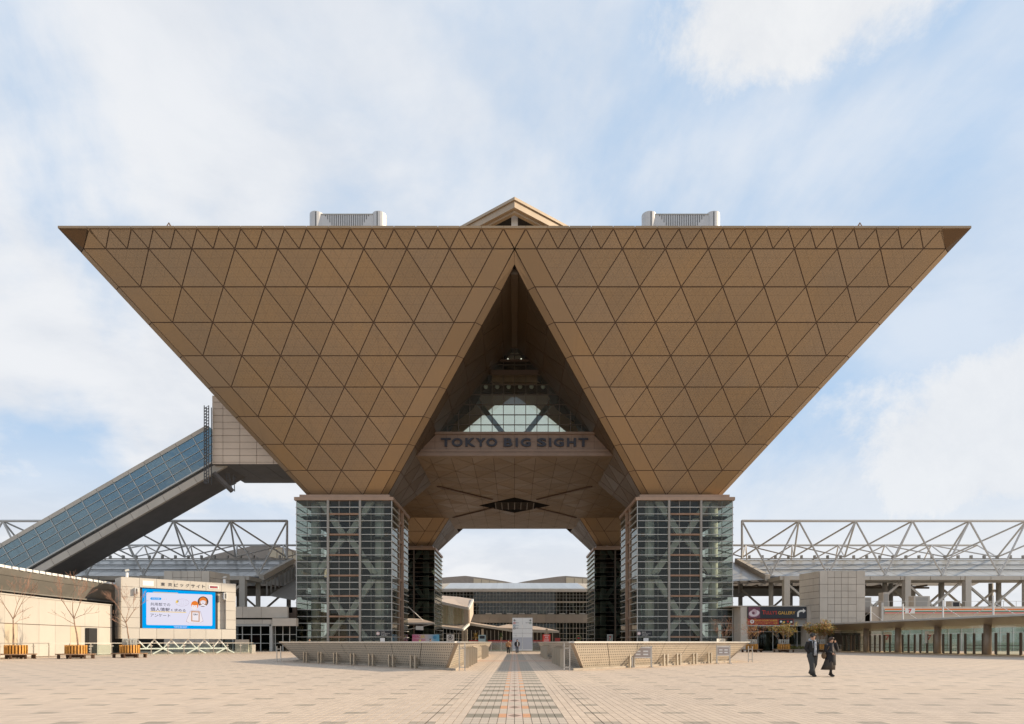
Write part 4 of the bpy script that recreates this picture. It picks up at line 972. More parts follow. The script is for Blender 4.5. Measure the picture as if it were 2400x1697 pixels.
fittext('lettering', "ULLY'S", 1792.8, 1819.5, 1432, 1440.2, ys - .01, M['txtred'], sg, bold=.01)
fittext('lettering', 'GALLERY', 1822, 1862, 1433, 1440.2, ys - .01, M['txtgold'], sg, bold=.01)
ar = []
for k in range(9):
    a = math.pi - k * math.pi / 2 / 8; ar.append((1876.5 + 10.2 * math.cos(a), 1438.5 - 8.6 * math.sin(a)))
inn = []
for k in range(9):
    a = math.pi - k * math.pi / 2 / 8; inn.append((1876.5 + 6.0 * math.cos(a), 1438.5 - 4.4 * math.sin(a)))
def flat(name, pts, y, mat, parent, d=DS, th=.008):
    return MB().slab([(xat(p, d), y, zat(q, d)) for p, q in pts], (0, -1, 0), th).obj(name, mat, parent)
mb = MB()
for k in range(8): mb.slab([(xat(p, DS), ys - .01, zat(q, DS)) for p, q in (ar[k], ar[k + 1], inn[k + 1], inn[k])], (0, -1, 0), .01)
mb.slab([(xat(p, DS), ys - .01, zat(q, DS)) for p, q in ((1866.3, 1438.5), (1870.5, 1438.5), (1870.5, 1446), (1866.3, 1446))], (0, -1, 0), .01)
mb.slab([(xat(p, DS), ys - .01, zat(q, DS)) for p, q in ((1876.5, 1429.9), (1880, 1429.9), (1880, 1434.1), (1876.5, 1434.1))], (0, -1, 0), .01)
mb.slab([(xat(p, DS), ys - .01, zat(q, DS)) for p, q in ((1880, 1426.5), (1886.5, 1432), (1880, 1437.5))], (0, -1, 0), .01)
mb.obj('arrow', M['txtwhite'], sg)
rs = fb('food_court_sign', 1752.6, 1860, 1450.4, 1464.4, .2, 'signred', ent, DS - .2)
yr = DS - .22
disc('arrow_disc', 1761.5, 1457, 4.6, 4.6, yr, M['txtwhite'], rs); flat('up_arrow', ((1761.5, 1453.5), (1764, 1457), (1762.3, 1457), (1762.3, 1460), (1760.7, 1460), (1760.7, 1457), (1759, 1457)), yr - .01, M['signred'], rs)
fittext('lettering', 'FOOD COURT & BEER', 1767, 1821, 1452.6, 1456.6, yr, M['txtgold'], rs, bold=.02)
fittext('lettering', 'フードコート&ビアー 100席', 1767, 1821, 1458.4, 1462.6, yr, M['txtgold'], rs, bold=.01)
MB().box(xat(1824, DS), xat(1857, DS), yr - .004, yr + .01, zat(1463, DS), zat(1452, DS)).obj('dark_inset', M['signblack'], rs)
for p, q, m_ in ((1829, 1457, 'txtwhite'), (1836, 1458, 'txtgold'), (1845, 1457, 'txtred'), (1853, 1458, 'txtwhite')): disc('dish_print', p, q, 2.6, 2.4, yr - .02, M[m_], rs)

# ------------------------------------------------------------------ right: shop fascia with stripes
shop = thing('convenience_store', 'low grey store front with orange, green and red striped fascia', 'shop', (70, 97, 0))
for k in range(8):
    xa_ = 56.3 + k * 6; box('fascia_panel', xa_ + .02, xa_ + 5.98, 97, 97.6, zat(1454, 97), zat(1421.5, 97), M['concrete'], shop)
fb('end_post', 2066, 2071, 1412, 1456, .5, 'mull', shop, 96.8); fb('return_wall', 2042, 2065.8, 1421.5, 1534, .4, 'concrete', shop, 97.4)
sf = box('striped_sign', xat(2072, 96.9), 106, 96.75, 97.0, zat(1438, 96.9), zat(1425.5, 96.9), M['signwhite'], shop)
for y0, y1, m_ in ((1426.5, 1430.2, 'txtorange'), (1431.9, 1434.2, 'txtgreen'), (1435.2, 1437.3, 'txtred')):
    for a, b in ((2072.3, 2119.8), (2143.2, 2400)):
        box('stripe', xat(a, 96.9), xat(b, 96.9) if b < 2400 else 105.9, 96.73, 96.75, zat(y1, 96.9), zat(y0, 96.9), M[m_], sf)
fittext('seven_mark', '7', 2127.5, 2135, 1427.2, 1436.6, 96.70, M['txtred'], sf, 96.9, .04)
box('shop_glass_wall', 57, 104, 98.2, 98.25, 0.1, zat(1456, 98), M['glass_green'], shop)
for k in range(24): box('shop_mullion', 57 + k * 2 - .05, 57 + k * 2 + .05, 98.1, 98.3, 0, zat(1456, 98), M['mull'], shop)
box('shop_back_wall', 57, 104, 99.6, 99.9, 0, zat(1456, 98), M['white'], shop)

# ------------------------------------------------------------------ right: canopy over a row of glass doors
can = thing('entrance_canopy', 'long low curved canopy with brown soffit over glass doors on the right', 'canopy', (48, 75, 0))
line = [(48.0, 96), (48.2, 88), (48.9, 81), (49.4, 74), (50.2, 66.5), (51.4, 58), (53.5, 49)]
M['soffit2'] = principled('taupe_canopy_soffit', (0.30, 0.245, 0.19), 0.4, 0.25, var=0.06, nscale=0.4)
prof = [(-3.8, 3.98), (-3.8, 3.80), (0.0, 3.18), (5.5, 3.05), (5.5, 4.1), (0, 4.25)]
for i in range(len(line) - 1):
    p, q = line[i], line[i + 1]
    ra = [Vector((p[0] + a, p[1] - .02, z)) for a, z in prof]; rb = [Vector((q[0] + a, q[1] + .02, z)) for a, z in prof]
    MB().loft([ra, rb]).obj('canopy_segment', M['soffit2'], can)
    MB().hexa([Vector((p[0] - 3.92, p[1], 3.84)), Vector((p[0] - 3.8, p[1], 3.84)), Vector((q[0] - 3.8, q[1], 3.84)), Vector((q[0] - 3.92, q[1], 3.84)), Vector((p[0] - 3.92, p[1], 4.02)), Vector((p[0] - 3.8, p[1], 4.02)), Vector((q[0] - 3.8, q[1], 4.02)), Vector((q[0] - 3.92, q[1], 4.02))]).obj('edge_trim', M['mull'], can)
M['column_t'] = principled('taupe_column_cladding', (0.33, 0.27, 0.21), 0.5, 0.2, var=0.06)
for (x, y) in ((48.25, 87.2), (49.0, 81.2), (49.4, 74.2), (50.0, 67.2), (51.2, 58.5)):
    MB().cyl((x, y, 0), (x, y, 3.25), .36, n=14).obj('canopy_column', M['column_t'], can, smooth=True)
    m0 = MB().cyl((x + .6, y, 4.1), (x + .6, y, 6.3), .09, n=8).obj('mast', M['signwhite'], can)
    for e in (-1, 1): MB().cyl((x + .6, y, 5.6), (x + .5, y + e * 3.2, 4.15), .03, n=5).obj('tie_rod', M['signwhite'], m0)
drs = []
for (x0, y0), (x1, y1) in (((48.0, 94), (48.25, 87.2)), ((48.25, 87.2), (49.0, 81.2)), ((49.0, 81.2), (49.4, 74.2)), ((49.4, 74.2), (50.0, 67.2)), ((50.0, 67.2), (51.2, 58.5))):
    for f0, f1 in ((.10, .42), (.56, .90)):
        a = Vector((x0 + (x1 - x0) * f0 + .1, y0 + (y1 - y0) * f0, 0)); b = Vector((x0 + (x1 - x0) * f1 + .1, y0 + (y1 - y0) * f1, 0))
        dr = MB().beam(a + Vector((0, 0, .06)), b + Vector((0, 0, .06)), .12, .12).obj('glass_door', M['mull_dark'], can)
        for f in (0, .5, 1):
            p = a.lerp(b, f); MB().box(p.x - .06, p.x + .06, p.y - .13, p.y + .13, .12, 2.35).obj('door_post', M['mull_dark'], dr)
        for f in (0, .5):
            p, q = a.lerp(b, f + .06), a.lerp(b, f + .44)
            MB().slab([p + Vector((0, 0, .14)), q + Vector((0, 0, .14)), q + Vector((0, 0, 2.3)), p + Vector((0, 0, 2.3))], (1, 0, 0), .02).obj('door_pane', M['glass_green'], dr)
            MB().beam(p + Vector((0, 0, 1.05)), q + Vector((0, 0, 1.05)), .05).beam(p + Vector((0, 0, .7)), q + Vector((0, 0, .7)), .04).obj('push_bar', M['mull_dark'], dr)
    a, b = Vector((x0 + .2, y0, 2.45)), Vector((x1 + .2, y1, 2.45))
    MB().slab([a, b, b + Vector((0, 0, .72)), a + Vector((0, 0, .72))], (1, 0, 0), .02).obj('transom_pane', M['glass_green'], can)
fl = MB()
for i in range(len(line) - 1):
    p, q = line[i], line[i + 1]; fl.hexa([(p[0] - 1.2, p[1], 0), (p[0] + 8, p[1], 0), (q[0] + 8, q[1], 0), (q[0] - 1.2, q[1], 0), (p[0] - 1.2, p[1], .06), (p[0] + 8, p[1], .06), (q[0] + 8, q[1], .06), (q[0] - 1.2, q[1], .06)])
M['sill'] = principled('ochre_stone_threshold', (0.50, 0.38, 0.24), 0.7, var=0.08)
fl.obj('threshold', M['sill'], can)
ca = box('dark_opening', xat(1940, 94.6), xat(2016, 94.6), 94.5, 94.62, 0, zat(1484, 94.6), M['dark'], can)
for p, y in ((2080, 84), (2178, 76)):
    c = at(p, 1494, y); dd = MB().box(c.x - .55, c.x + .55, y - .02, y, c.z - .7, c.z + .75).obj('store_poster', M['signwhite'], can)
    fittext('seven_mark', '7', p - 5, p + 5, 1488, 1500, y - .03, M['txtred'], dd, y, .03)
# ------------------------------------------------------------------ left: white curved wall, eave band behind it, railing
wl = [(-41.2, 44.0), (-43.4, 50.0), (-44.5, 55.0), (-45.1, 60.0), (-45.5, 65.0), (-45.7, 69.0), (-45.8, 72.6)]
def along(pl, step):
    """points every `step` metres along a polyline"""
    out = [Vector((*pl[0], 0))]; acc = 0
    for i in range(len(pl) - 1):
        a, b = Vector((*pl[i], 0)), Vector((*pl[i + 1], 0)); L = (b - a).length; t_ = step - acc
        while t_ <= L: out.append(a.lerp(b, t_ / L)); t_ += step
        acc = (acc + L) % step
    return out
wall = thing('curved_wall', 'sunlit off-white curved panel wall behind the slatted planters on the left', 'wall', (-45, 60, 0))
pts = along(wl, 2.4); H1, H2 = 3.05, 5.55
M['tan'] = principled('tan_wall_strip', (0.52, 0.44, 0.33), 0.55, var=0.04)
bk = MB()
for i in range(len(pts) - 1):
    a, b = pts[i], pts[i + 1]; n = Vector(((b - a).y, -(b - a).x, 0)).normalized()
    if n.x < 0: n = -n
    U = Vector((0, 0, 1)); e = (b - a).normalized()
    bk.slab([a - n * .3, b - n * .3, b - n * .3 + U * (H2 - .05), a - n * .3 + U * (H2 - .05)], n, .28)
    MB().slab([a + e * .012 + U * (H1 + .03), b - e * .012 + U * (H1 + .03), b - e * .012 + U * H2, a + e * .012 + U * H2], n, .05).obj('wall_panel', M['white'], wall)
    if i % 4 == 1:
        m_ = a.lerp(b, .72)
        MB().slab([a + e * .012 + U * .05, m_ - e * .01 + U * .05, m_ - e * .01 + U * (H1 - .03), a + e * .012 + U * (H1 - .03)], n, .05).obj('wall_panel', M['tan'], wall)
        MB().slab([m_ + e * .01 + U * .05, b - e * .012 + U * .05, b - e * .012 + U * (H1 - .03), m_ + e * .01 + U * (H1 - .03)], n, .05).obj('wall_panel', M['white'], wall)
    else:
        MB().slab([a + e * .012 + U * .05, b - e * .012 + U * .05, b - e * .012 + U * (H1 - .03), a + e * .012 + U * (H1 - .03)], n, .05).obj('wall_panel', M['white'], wall)
    MB().beam(a + U * (H2 + .06) - n * .12, b + U * (H2 + .06) - n * .12, .5, .12).obj('coping', M['white'], wall)
bk.obj('backing', M['joint'], wall)
p_ = pts[10] if len(pts) > 10 else pts[-2]
MB().box(p_.x + .1, p_.x + .5, p_.y, p_.y + 1.3, 0, 2.9).obj('dark_doorway', M['black'], wall)

eave = thing('curved_eave', 'dark grey curved eave band with bright dotted edge above the white wall', 'building', (-48.5, 60, 0))
el = [(-43.0, 40.0), (-46.2, 50.0), (-47.8, 58.0), (-48.4, 66.0), (-48.6, 76.0), (-48.6, 84.0)]
ep = along(el, 3.0)
M['eaveg'] = principled('taupe_grey_metal_band', (0.24, 0.225, 0.20), 0.5, 0.2, var=0.08, nscale=0.5, rnd=0.05)
for i in range(len(ep) - 1):
    a, b = ep[i], ep[i + 1]; n = Vector(((b - a).y, -(b - a).x, 0)).normalized(); U = Vector((0, 0, 1)); e = (b - a).normalized()
    MB().slab([a + e * .015 + U * 6.35, b - e * .015 + U * 6.35, b - e * .015 + U * 7.55 + n * .8, a + e * .015 + U * 7.55 + n * .8], -n, .2).obj('band_panel', M['eaveg'], eave)
    MB().slab([a + n * .85 + U * 7.58, b + n * .85 + U * 7.58, b + n * 1.2 + U * 8.15, a + n * 1.2 + U * 8.15], -n, .4).obj('eave_trough', M['eaveg'], eave)
    MB().slab([a - n * .1 + U * 6.15, b - n * .1 + U * 6.15, b - n * .1 + U * 6.3, a - n * .1 + U * 6.3], n, .35).obj('lower_trim', M['eaveg'], eave)
    MB().slab([a - n * .8, b - n * .8, b - n * .8 + U * 6.3, a - n * .8 + U * 6.3], n, .2).obj('recess_wall', M['dark'], eave)
    MB().slab([a + n * 1.2 + U * 8.16, b + n * 1.2 + U * 8.16, b - n * 9 + U * 9.0, a - n * 9 + U * 9.0], U, .12).obj('roof_sheet', M['concrete_d'], eave)
for a in along(el, .95):
    MB().box(a.x + .85, a.x + 1.35, a.y - .33, a.y + .33, 8.18, 8.42).obj('edge_block', M['signwhite'], eave)

rail = thing('glass_railing', 'glass railing with steel posts along the left edge of the plaza', 'railing', (-39, 64, 0))
rl_ = [(-42.0, 50.0), (-42.2, 58.0), (-40.2, 62.0), (-37.8, 65.5), (-32.0, 78.0)]
rp = along(rl_, 1.9)
for i in range(len(rp) - 1):
    a, b = rp[i], rp[i + 1]; U = Vector((0, 0, 1)); e = (b - a).normalized()
    MB().beam(a + U * 1.3, b + U * 1.3, .07, .06).obj('handrail', M['steel'], rail)
    po = MB().box(a.x - .035, a.x + .035, a.y - .035, a.y + .035, 0, 1.28).obj('post', M['steel'], rail)
    MB().beam(a + U * 1.02 - e * .18, a + U * 1.02 + e * .18, .05).obj('clamp', M['steel'], po)
    if a.y > 61: MB().slab([a + e * .1 + U * .12, b - e * .1 + U * .12, b - e * .1 + U * 1.15, a + e * .1 + U * 1.15], Vector((e.y, -e.x, 0)), .02).obj('railing_pane', M['glass_green'], rail)
MB().beam(Vector((-32.2, 77.6, .55)), Vector((-32.0, 78.2, .55)), .35, 1.1).obj('end_post', M['steel'], rail)

# ------------------------------------------------------------------ left: outdoor video screen
BP, BQ = Vector((-44.5, 72.0, 0)), Vector((-35.5, 81.0, 0)); bd = (BQ - BP).normalized(); bn = Vector((bd.y, -bd.x, 0)); BR = math.atan2(bd.y, bd.x)
def bpt(px, py, off=0.0):
    """a pixel's place on the screen housing's front plane (off = metres in front of it)"""
    k = (px - PX) / F; o = BP + bn * off
    # (o + t*bd).x = k * (o + t*bd).y
    t_ = (k * o.y - o.x) / (bd.x - k * bd.y); p = o + bd * t_
    return Vector((p.x, p.y, zat(py, p.y)))
def bq(cx_, cy_, off=0.0): return bpt(250 + cx_ / 5.74, 1340 + cy_ / 5.74, off)
scr = thing('video_screen', 'large outdoor video screen in an off-white panelled housing on the left', 'screen', (-40, 76.5, 0))
U = Vector((0, 0, 1)); zb0, zt0 = 1.79, 8.80; LB = (BQ - BP).length
def bs(t_, z, off=0.0): return BP + bd * t_ + bn * off + U * z
def bpanel(name, t0, t1, z0, z1, off, th, mat, parent=scr):
    return MB().slab([bs(t0, z0, off), bs(t1, z0, off), bs(t1, z1, off), bs(t0, z1, off)], bn, th).obj(name, mat, parent)
MB().hexa([bs(.05, zb0 + .05, -2.6), bs(.05, zb0 + .05, -.75), bs(LB - .05, zb0 + .05, -.75), bs(LB - .05, zb0 + .05, -2.6), bs(.05, zt0 - .05, -2.6), bs(.05, zt0 - .05, -.75), bs(LB - .05, zt0 - .05, -.75), bs(LB - .05, zt0 - .05, -2.6)]).obj('housing', M['concrete_d'], scr)
def tu(cx_): p = bq(cx_, 600); return (p - BP).dot(bd)
tc = [0] + [tu(q) for q in (440, 674, 905, 1122, 1336, 1545)] + [LB]
zs0, zs1 = bq(480, 757).z, bq(480, 224).z          # opening
to0, to1 = tu(447), tu(1605)
for i in range(7):
    bpanel('housing_panel', tc[i] + .015, tc[i + 1] - .015, zs1 + .12, zt0, -.75, .75, M['white'])
    bpanel('housing_panel', tc[i] + .015, tc[i + 1] - .015, zb0, zs0 - .03, -.75, .75, M['white'])
for k in range(4):
    za, zc_ = zs0 + (zs1 + .1 - zs0) * k / 4, zs0 + (zs1 + .1 - zs0) * (k + 1) / 4
    bpanel('housing_panel', .015, to0, za + .015, zc_ - .015, -.75, .75, M['white']); bpanel('housing_panel', to1, LB - .015, za + .015, zc_ - .015, -.75, .75, M['white'])
for k in range(5):
    za, zc_ = zb0 + (zt0 - zb0) * k / 5, zb0 + (zt0 - zb0) * (k + 1) / 5
    MB().slab([bs(0, za + .02, -2.6), bs(0, za + .02, 0), bs(0, zc_ - .02, 0), bs(0, zc_ - .02, -2.6)], -bd, .06).obj('side_panel', M['concrete'], scr)
M['scr_blue'] = emit('screen_blue', (0.0, 0.36, 0.86), 0.92); M['scr_white'] = emit('screen_pale_lilac', (0.76, 0.74, 0.87), 0.90)
M['scr_ink'] = emit('screen_ink', (0.07, 0.06, 0.10), 0.8); M['scr_yel'] = emit('screen_yellow', (0.90, 0.62, 0.16), 0.9)
M['scr_or'] = emit('screen_orange', (0.82, 0.22, 0.035), 0.9); M['scr_face'] = emit('screen_pale_face', (0.86, 0.80, 0.84), 0.9); M['scr_brown'] = emit('screen_brown', (0.12, 0.075, 0.06), 0.8)
M['scr_line'] = emit('screen_mauve_line', (0.46, 0.32, 0.40), 0.8); M['scr_tan'] = emit('screen_tan', (0.62, 0.33, 0.20), 0.85)
OS = -.30
ts0, ts1 = (bq(482, 500, OS) - BP).dot(bd), (bq(1462, 500, OS) - BP).dot(bd)
display = bpanel('display', ts0, ts1, zs0, zs1, OS - .1, .1, M['scr_blue'])
bpanel('dark_reveal', ts0 - .35, ts0 - .01, zs0, zs1, OS - .12, .1, M['black']); bpanel('dark_reveal', ts1 + .01, ts1 + .3, zs0, zs1, OS - .12, .1, M['black'])
for k in range(4):
    za, zc_ = zs0 + (zs1 - zs0) * k / 4, zs0 + (zs1 - zs0) * (k + 1) / 4
    bpanel('reveal_panel', ts1 + .31, to1 - .01, za + .01, zc_ - .01, OS - .3, .1, M['concrete'])
def su(cx_, cy_, off): p = bq(cx_, cy_, off); return (p - BP).dot(bd), p.z
def sflat(name, pts, off, mat):
    q = [su(x, y, off) for x, y in pts]
    return MB().slab([bs(a, b, off) for a, b in q], bn, .004).obj(name, mat, display)
def stext(txt, x0, x1, y0, y1, off, mat, bold=0.0, par=None):
    """fit text between the left and right pixel, baseline y1 and cap y0 taken at its left edge"""
    a, za = su(x0, y1, off); b, _ = su(x1, y1, off); _, zc_ = su(x0, y0, off); p = bs(a, za, off)
    return text('lettering', txt, p, b - a, zc_ - za, mat, par or display, BR, bold)
# rounded white card
card = []
for (cx_, cy_, a0) in ((550, 295, 90), (1405, 325, 0), (1405, 712, -90), (550, 700, 180)):
    for k in range(5):
        a = math.radians(a0 + (90 - k * 22.5)); card.append((cx_ + 16 * math.cos(a), cy_ - 16 * math.sin(a)))
sflat('card', card, OS + .01, M['scr_white'])
sflat('card_line', ((625, 271), (960, 284), (960, 291), (625, 279)), OS + .012, M['scr_yel'])
pill = [(603 + 16 * math.cos(math.radians(a)), 361 - 16 * math.sin(math.radians(a))) for a in range(90, 271, 30)] + [(722 + 14 * math.cos(math.radians(a)), 364 - 15 * math.sin(math.radians(a))) for a in range(-90, 91, 30)]
sflat('pill', pill, OS + .015, M['scr_blue'])
stext('防犯対策', 610, 712, 351, 371, OS + .02, M['scr_white'])
stext('・・・', 752, 806, 364, 372, OS + .02, M['scr_line'])
stext('共用部での', 588, 855, 412, 457, OS + .02, M['scr_ink'], .005)
stext('個人情報', 588, 850, 478, 528, OS + .02, M['scr_ink'], .012)
stext('を', 862, 890, 502, 530, OS + .02, M['scr_ink'], .005)
stext('求める', 908, 1062, 496, 536, OS + .02, M['scr_ink'], .008)
stext('アンケート', 588, 855, 562, 606, OS + .02, M['scr_ink'], .005)
sflat('underline', ((584, 531), (1070, 543), (1070, 552), (584, 540)), OS + .012, M['scr_yel'])
stext('TOKYO BIG SIGHT', 905, 1082, 733, 751, OS + .012, M['scr_white'], .02)
# speech bubble, drawn people
def ell(cx_, cy_, rx, ry, n=18, a0=0, a1=360): return [(cx_ + rx * math.cos(math.radians(a0 + (a1 - a0) * i / n)), cy_ - ry * math.sin(math.radians(a0 + (a1 - a0) * i / n))) for i in range(n)]
sflat('bubble', ell(1018, 415, 92, 50), OS + .014, M['scr_line']); sflat('bubble', ell(1018, 415, 89, 47.5), OS + .019, M['scr_white'])
sflat('bubble_bird', ell(945, 405, 16, 20), OS + .024, M['scr_yel']); sflat('bubble_bird', ell(960, 396, 6, 14), OS + .028, M['scr_ink'])
for k in range(4): stext('・・・・・', 985, 1080, 383 + k * 18, 389 + k * 18, OS + .024, M['scr_line'])
sflat('portrait_disc', ell(1296, 402, 73, 70), OS + .014, M['scr_brown']); sflat('hair', ell(1296, 392, 50, 48), OS + .019, M['scr_or'])
sflat('hair', ((1247, 395), (1345, 397), (1348, 440), (1246, 438)), OS + .0195, M['scr_tan'])
sflat('face', ell(1296, 408, 34, 34), OS + .024, M['scr_face']); sflat('shoulders', ell(1296, 466, 46, 26, 12, 0, 180), OS + .026, M['scr_face']); sflat('mouth', ell(1296, 425, 11, 6), OS + .03, M['scr_line'])
for x in (1281, 1311): sflat('eye', ell(x, 404, 6, 2.5, 8), OS + .03, M['scr_ink'])
sflat('hair', ((1262, 372), (1330, 373), (1322, 392), (1296, 385), (1268, 391)), OS + .028, M['scr_or'])
sflat('hair', ell(1185, 448, 50, 56), OS + .031, M['scr_or']); sflat('face', ell(1180, 470, 38, 46), OS + .036, M['scr_face']); sflat('hair', ell(1184, 425, 44, 28), OS + .04, M['scr_or'])
for x in (1166, 1196): sflat('eye', ell(x, 466, 4, 4, 8), OS + .044, M['scr_line'])
sflat('body_outline', ((1122, 530), (1160, 518), (1215, 518), (1262, 532), (1300, 665), (1250, 690), (1110, 690), (1068, 668)), OS + .031, M['scr_line'])
sflat('body', ((1125, 534), (1160, 522), (1215, 522), (1259, 536), (1295, 662), (1250, 688), (1110, 688), (1073, 665)), OS + .036, M['scr_face'])
sflat('clipboard', ((1137, 528), (1252, 534), (1250, 674), (1137, 668)), OS + .042, M['scr_tan']); sflat('clipboard_sheet', ((1152, 545), (1237, 549), (1236, 660), (1152, 655)), OS + .047, M['scr_face'])
stext('Q&A', 1164, 1228, 562, 588, OS + .052, M['scr_ink'], .02)
# name over the screen, clock, loudspeakers, cameras
hp = scr
def btext(txt, x0, x1, y0, y1, bold):
    a, b = bq(x0, y1), bq(x1, y1); c = bq(x0, y0)
    t0, t1 = (a - BP).dot(bd), (b - BP).dot(bd)
    return text('lettering', txt, bs(t0, a.z, .012), t1 - t0, c.z - a.z, M['lettering'], scr, BR, bold)
for ch, x0, x1, y0, y1 in (('東', 727, 785, 143, 192), ('京', 825, 880, 148, 198), ('ビ', 908, 962, 156, 202), ('ッ', 988, 1030, 166, 206), ('グ', 1060, 1112, 163, 210), ('サ', 1135, 1188, 168, 215), ('イ', 1208, 1256, 172, 218), ('ト', 1285, 1326, 176, 220)): btext(ch, x0, x1, y0, y1, .022)
cl = bpanel('clock', tu(1374), tu(1503), bq(1374, 228).z, bq(1374, 182).z, .005, .04, M['signwhite']); bpanel('clock_window', tu(1386), tu(1493), bq(1386, 221).z, bq(1386, 190).z, .046, .01, M['cup2'], cl)
stext('12:00', 1400, 1480, 201, 214, .06, M['txtred'], .02, cl)
bpanel('blank_plate', tu(484), tu(632), bq(484, 185).z, bq(484, 118).z, .004, .01, M['signwhite'])
for x0 in (372, 1565):
    lsp = bpanel('loudspeaker', tu(x0), tu(x0 + 38), bq(x0, 305 if x0 < 900 else 372).z, bq(x0, 218 if x0 < 900 else 285).z, .02, .35, M['signwhite']); bpanel('speaker_mesh', tu(x0 + 6), tu(x0 + 32), bq(x0, 300 if x0 < 900 else 365).z, bq(x0, 226 if x0 < 900 else 292).z, .372, .01, M['steel_dark'], lsp)
for x0 in (288, 1605):
    p = bs(tu(x0), zt0, -.5); cmo = MB().cyl(p, p + U * .55, .16, n=10).obj('camera_post', M['signwhite'], scr); MB().beam(p + U * .75 - bd * .2, p + U * .9 + bd * .2, .22).obj('camera', M['mull'], cmo)
# supporting truss under the screen
zc0 = bq(700, 1030).z
def tp(x, top): p = bq(x, 935 if top else 1030, -.5); t_ = (p - BP).dot(bd); return bs(t_, 1.72 if top else .62, -.6)
trs = MB().cyl(tp(250, False), tp(1640, False), .09, n=8).obj('support_truss', M['signwhite'], scr)
xs_ = [300, 530, 760, 985, 1210, 1425, 1620]
for i in range(6):
    mid = (xs_[i] + xs_[i + 1]) / 2
    for a, b in ((tp(xs_[i], False), tp(mid, True)), (tp(mid, True), tp(xs_[i + 1], False))): MB().cyl(a, b, .08, n=6).obj('truss_bar', M['signwhite'], trs)
    MB().cyl(tp(mid, True), tp(mid, True) + U * .2, .12, n=8).obj('truss_foot', M['signwhite'], trs)
for x in (760, 1210, 1600):
    a = tp(x, False)
    for e in (-1, 1): MB().cyl(a, a + bd * e * 1.1 - U * .6, .08, n=6).obj('truss_leg', M['signwhite'], trs)

# ------------------------------------------------------------------ left: low grey building with glazed doors next to the leg
lb_ = thing('low_building', 'low grey building with glass doors between the video screen and the left leg', 'building', (-38, 97, 0))
fb('wall_panel', 553, 568, 1422, 1448, .5, 'concrete', lb_, 97); fb('wall_panel', 568.6, 612, 1422, 1448, .5, 'concrete', lb_, 97); fb('wall_panel', 612.6, 674, 1422, 1448, .5, 'concrete', lb_, 97)
fb('wall_return', 674.4, 694, 1423, 1449, .5, 'dark2', lb_, 99)
for a, b in ((553, 572), (572.5, 593), (593.5, 615), (615.5, 637)): fb('lintel_panel', a, b, 1452, 1463, .4, 'concrete', lb_, 97.2)
fb('canopy_edge', 638, 694, 1449, 1467, 1.0, 'concrete', lb_, 96.2); fb('door_head', 500, 635, 1463.5, 1467.5, .4, 'mull', lb_, 97)
for p in (500, 520, 545, 567, 588.5, 610, 644, 662, 678): fb('door_post', p, p + 1.6, 1467, 1534, .2, 'mull', lb_, 97.4)
fb('steel_column', 631.5, 638, 1463, 1534, .6, 'mull', lb_, 97)
for y_ in (1486.5, 1507): fb('door_rail', 500, 694, y_, y_ + 1.2, .15, 'mull', lb_, 97.45)
for i, p in enumerate((500, 520, 545, 567, 588.5, 610, 644, 662, 678)):
    q = (520, 545, 567, 588.5, 610, 631, 662, 678, 694)[i]
    MB().box(xat(p + 1.8, 97.5), xat(q - .2, 97.5), 97.5, 97.53, .1, zat(1467.5, 97.5)).obj('door_pane', M['glass_dark'], lb_)
M['maroon'] = principled('maroon_wall', (0.10, 0.022, 0.022), 0.7)
fb('interior_wall', 583, 612, 1487, 1534, .2, 'maroon', lb_, 102); fb('interior_dark', 480, 700, 1460, 1534, .2, 'dark', lb_, 105)
fb('ramp_wall', 551, 582, 1499, 1534, .3, 'concrete', lb_, 90)

# ------------------------------------------------------------------ parapet troughs round the escalator openings
def perf(name, ux, uy, sp=.17):
    m = bpy.data.materials.new(name); m.use_nodes = True; t = NT(m.node_tree)
    p = t.n('ShaderNodeBsdfPrincipled'); o = t.n('ShaderNodeOutputMaterial'); t.l(p.outputs[0], o.inputs[0])
    x, y, z = t.xyz(t.n('ShaderNodeNewGeometry').outputs['Position'])
    u_ = t.m('DIVIDE', t.m('ADD', t.m('MULTIPLY', x, ux), t.m('MULTIPLY', y, uy)), sp); v_ = t.m('DIVIDE', z, sp * .8)
    row = t.m('FLOORED_MODULO', t.m('FLOOR', v_), 2.0)
    fu = t.m('SUBTRACT', t.m('FRACT', t.m('ADD', u_, t.m('MULTIPLY', row, .5))), .5); fv = t.m('SUBTRACT', t.m('FRACT', v_), .5)
    d = t.m('SQRT', t.m('ADD', t.m('MULTIPLY', fu, fu), t.m('MULTIPLY', fv, fv)))
    hole = t.ramp(d, .19, .25, 1, 0)
    gp = t.n('ShaderNodeNewGeometry').outputs['Position']
    dirt = t.ramp(t.noise(t.vec(t.m('MULTIPLY', x, 2.5), t.m('MULTIPLY', y, 2.5), t.m('MULTIPLY', z, 0.5)), 1.0, 6, 0.7), 0.48, 0.72, 0, 0.4)
    bc = t.mix(dirt, (0.60, 0.54, 0.45), (0.36, 0.31, 0.245))
    t.l(t.mix(hole, bc, (0.10, 0.085, 0.07)), p.inputs['Base Color'])
    p.inputs['Roughness'].default_value = .42; p.inputs['Metallic'].default_value = .35
    return m
M['perf_r'] = perf('perforated_metal_right', .67, .74); M['perf_l'] = perf('perforated_metal_left', -.67, .74); M['perf_y'] = perf('perforated_metal_inner', 0, 1)
M['rim'] = principled('bright_steel_rim', (0.66, 0.63, 0.58), 0.32, 0.5)
M['plinth'] = principled('tiled_plinth', (0.36, 0.31, 0.25), 0.7, var=0.12, nscale=3)
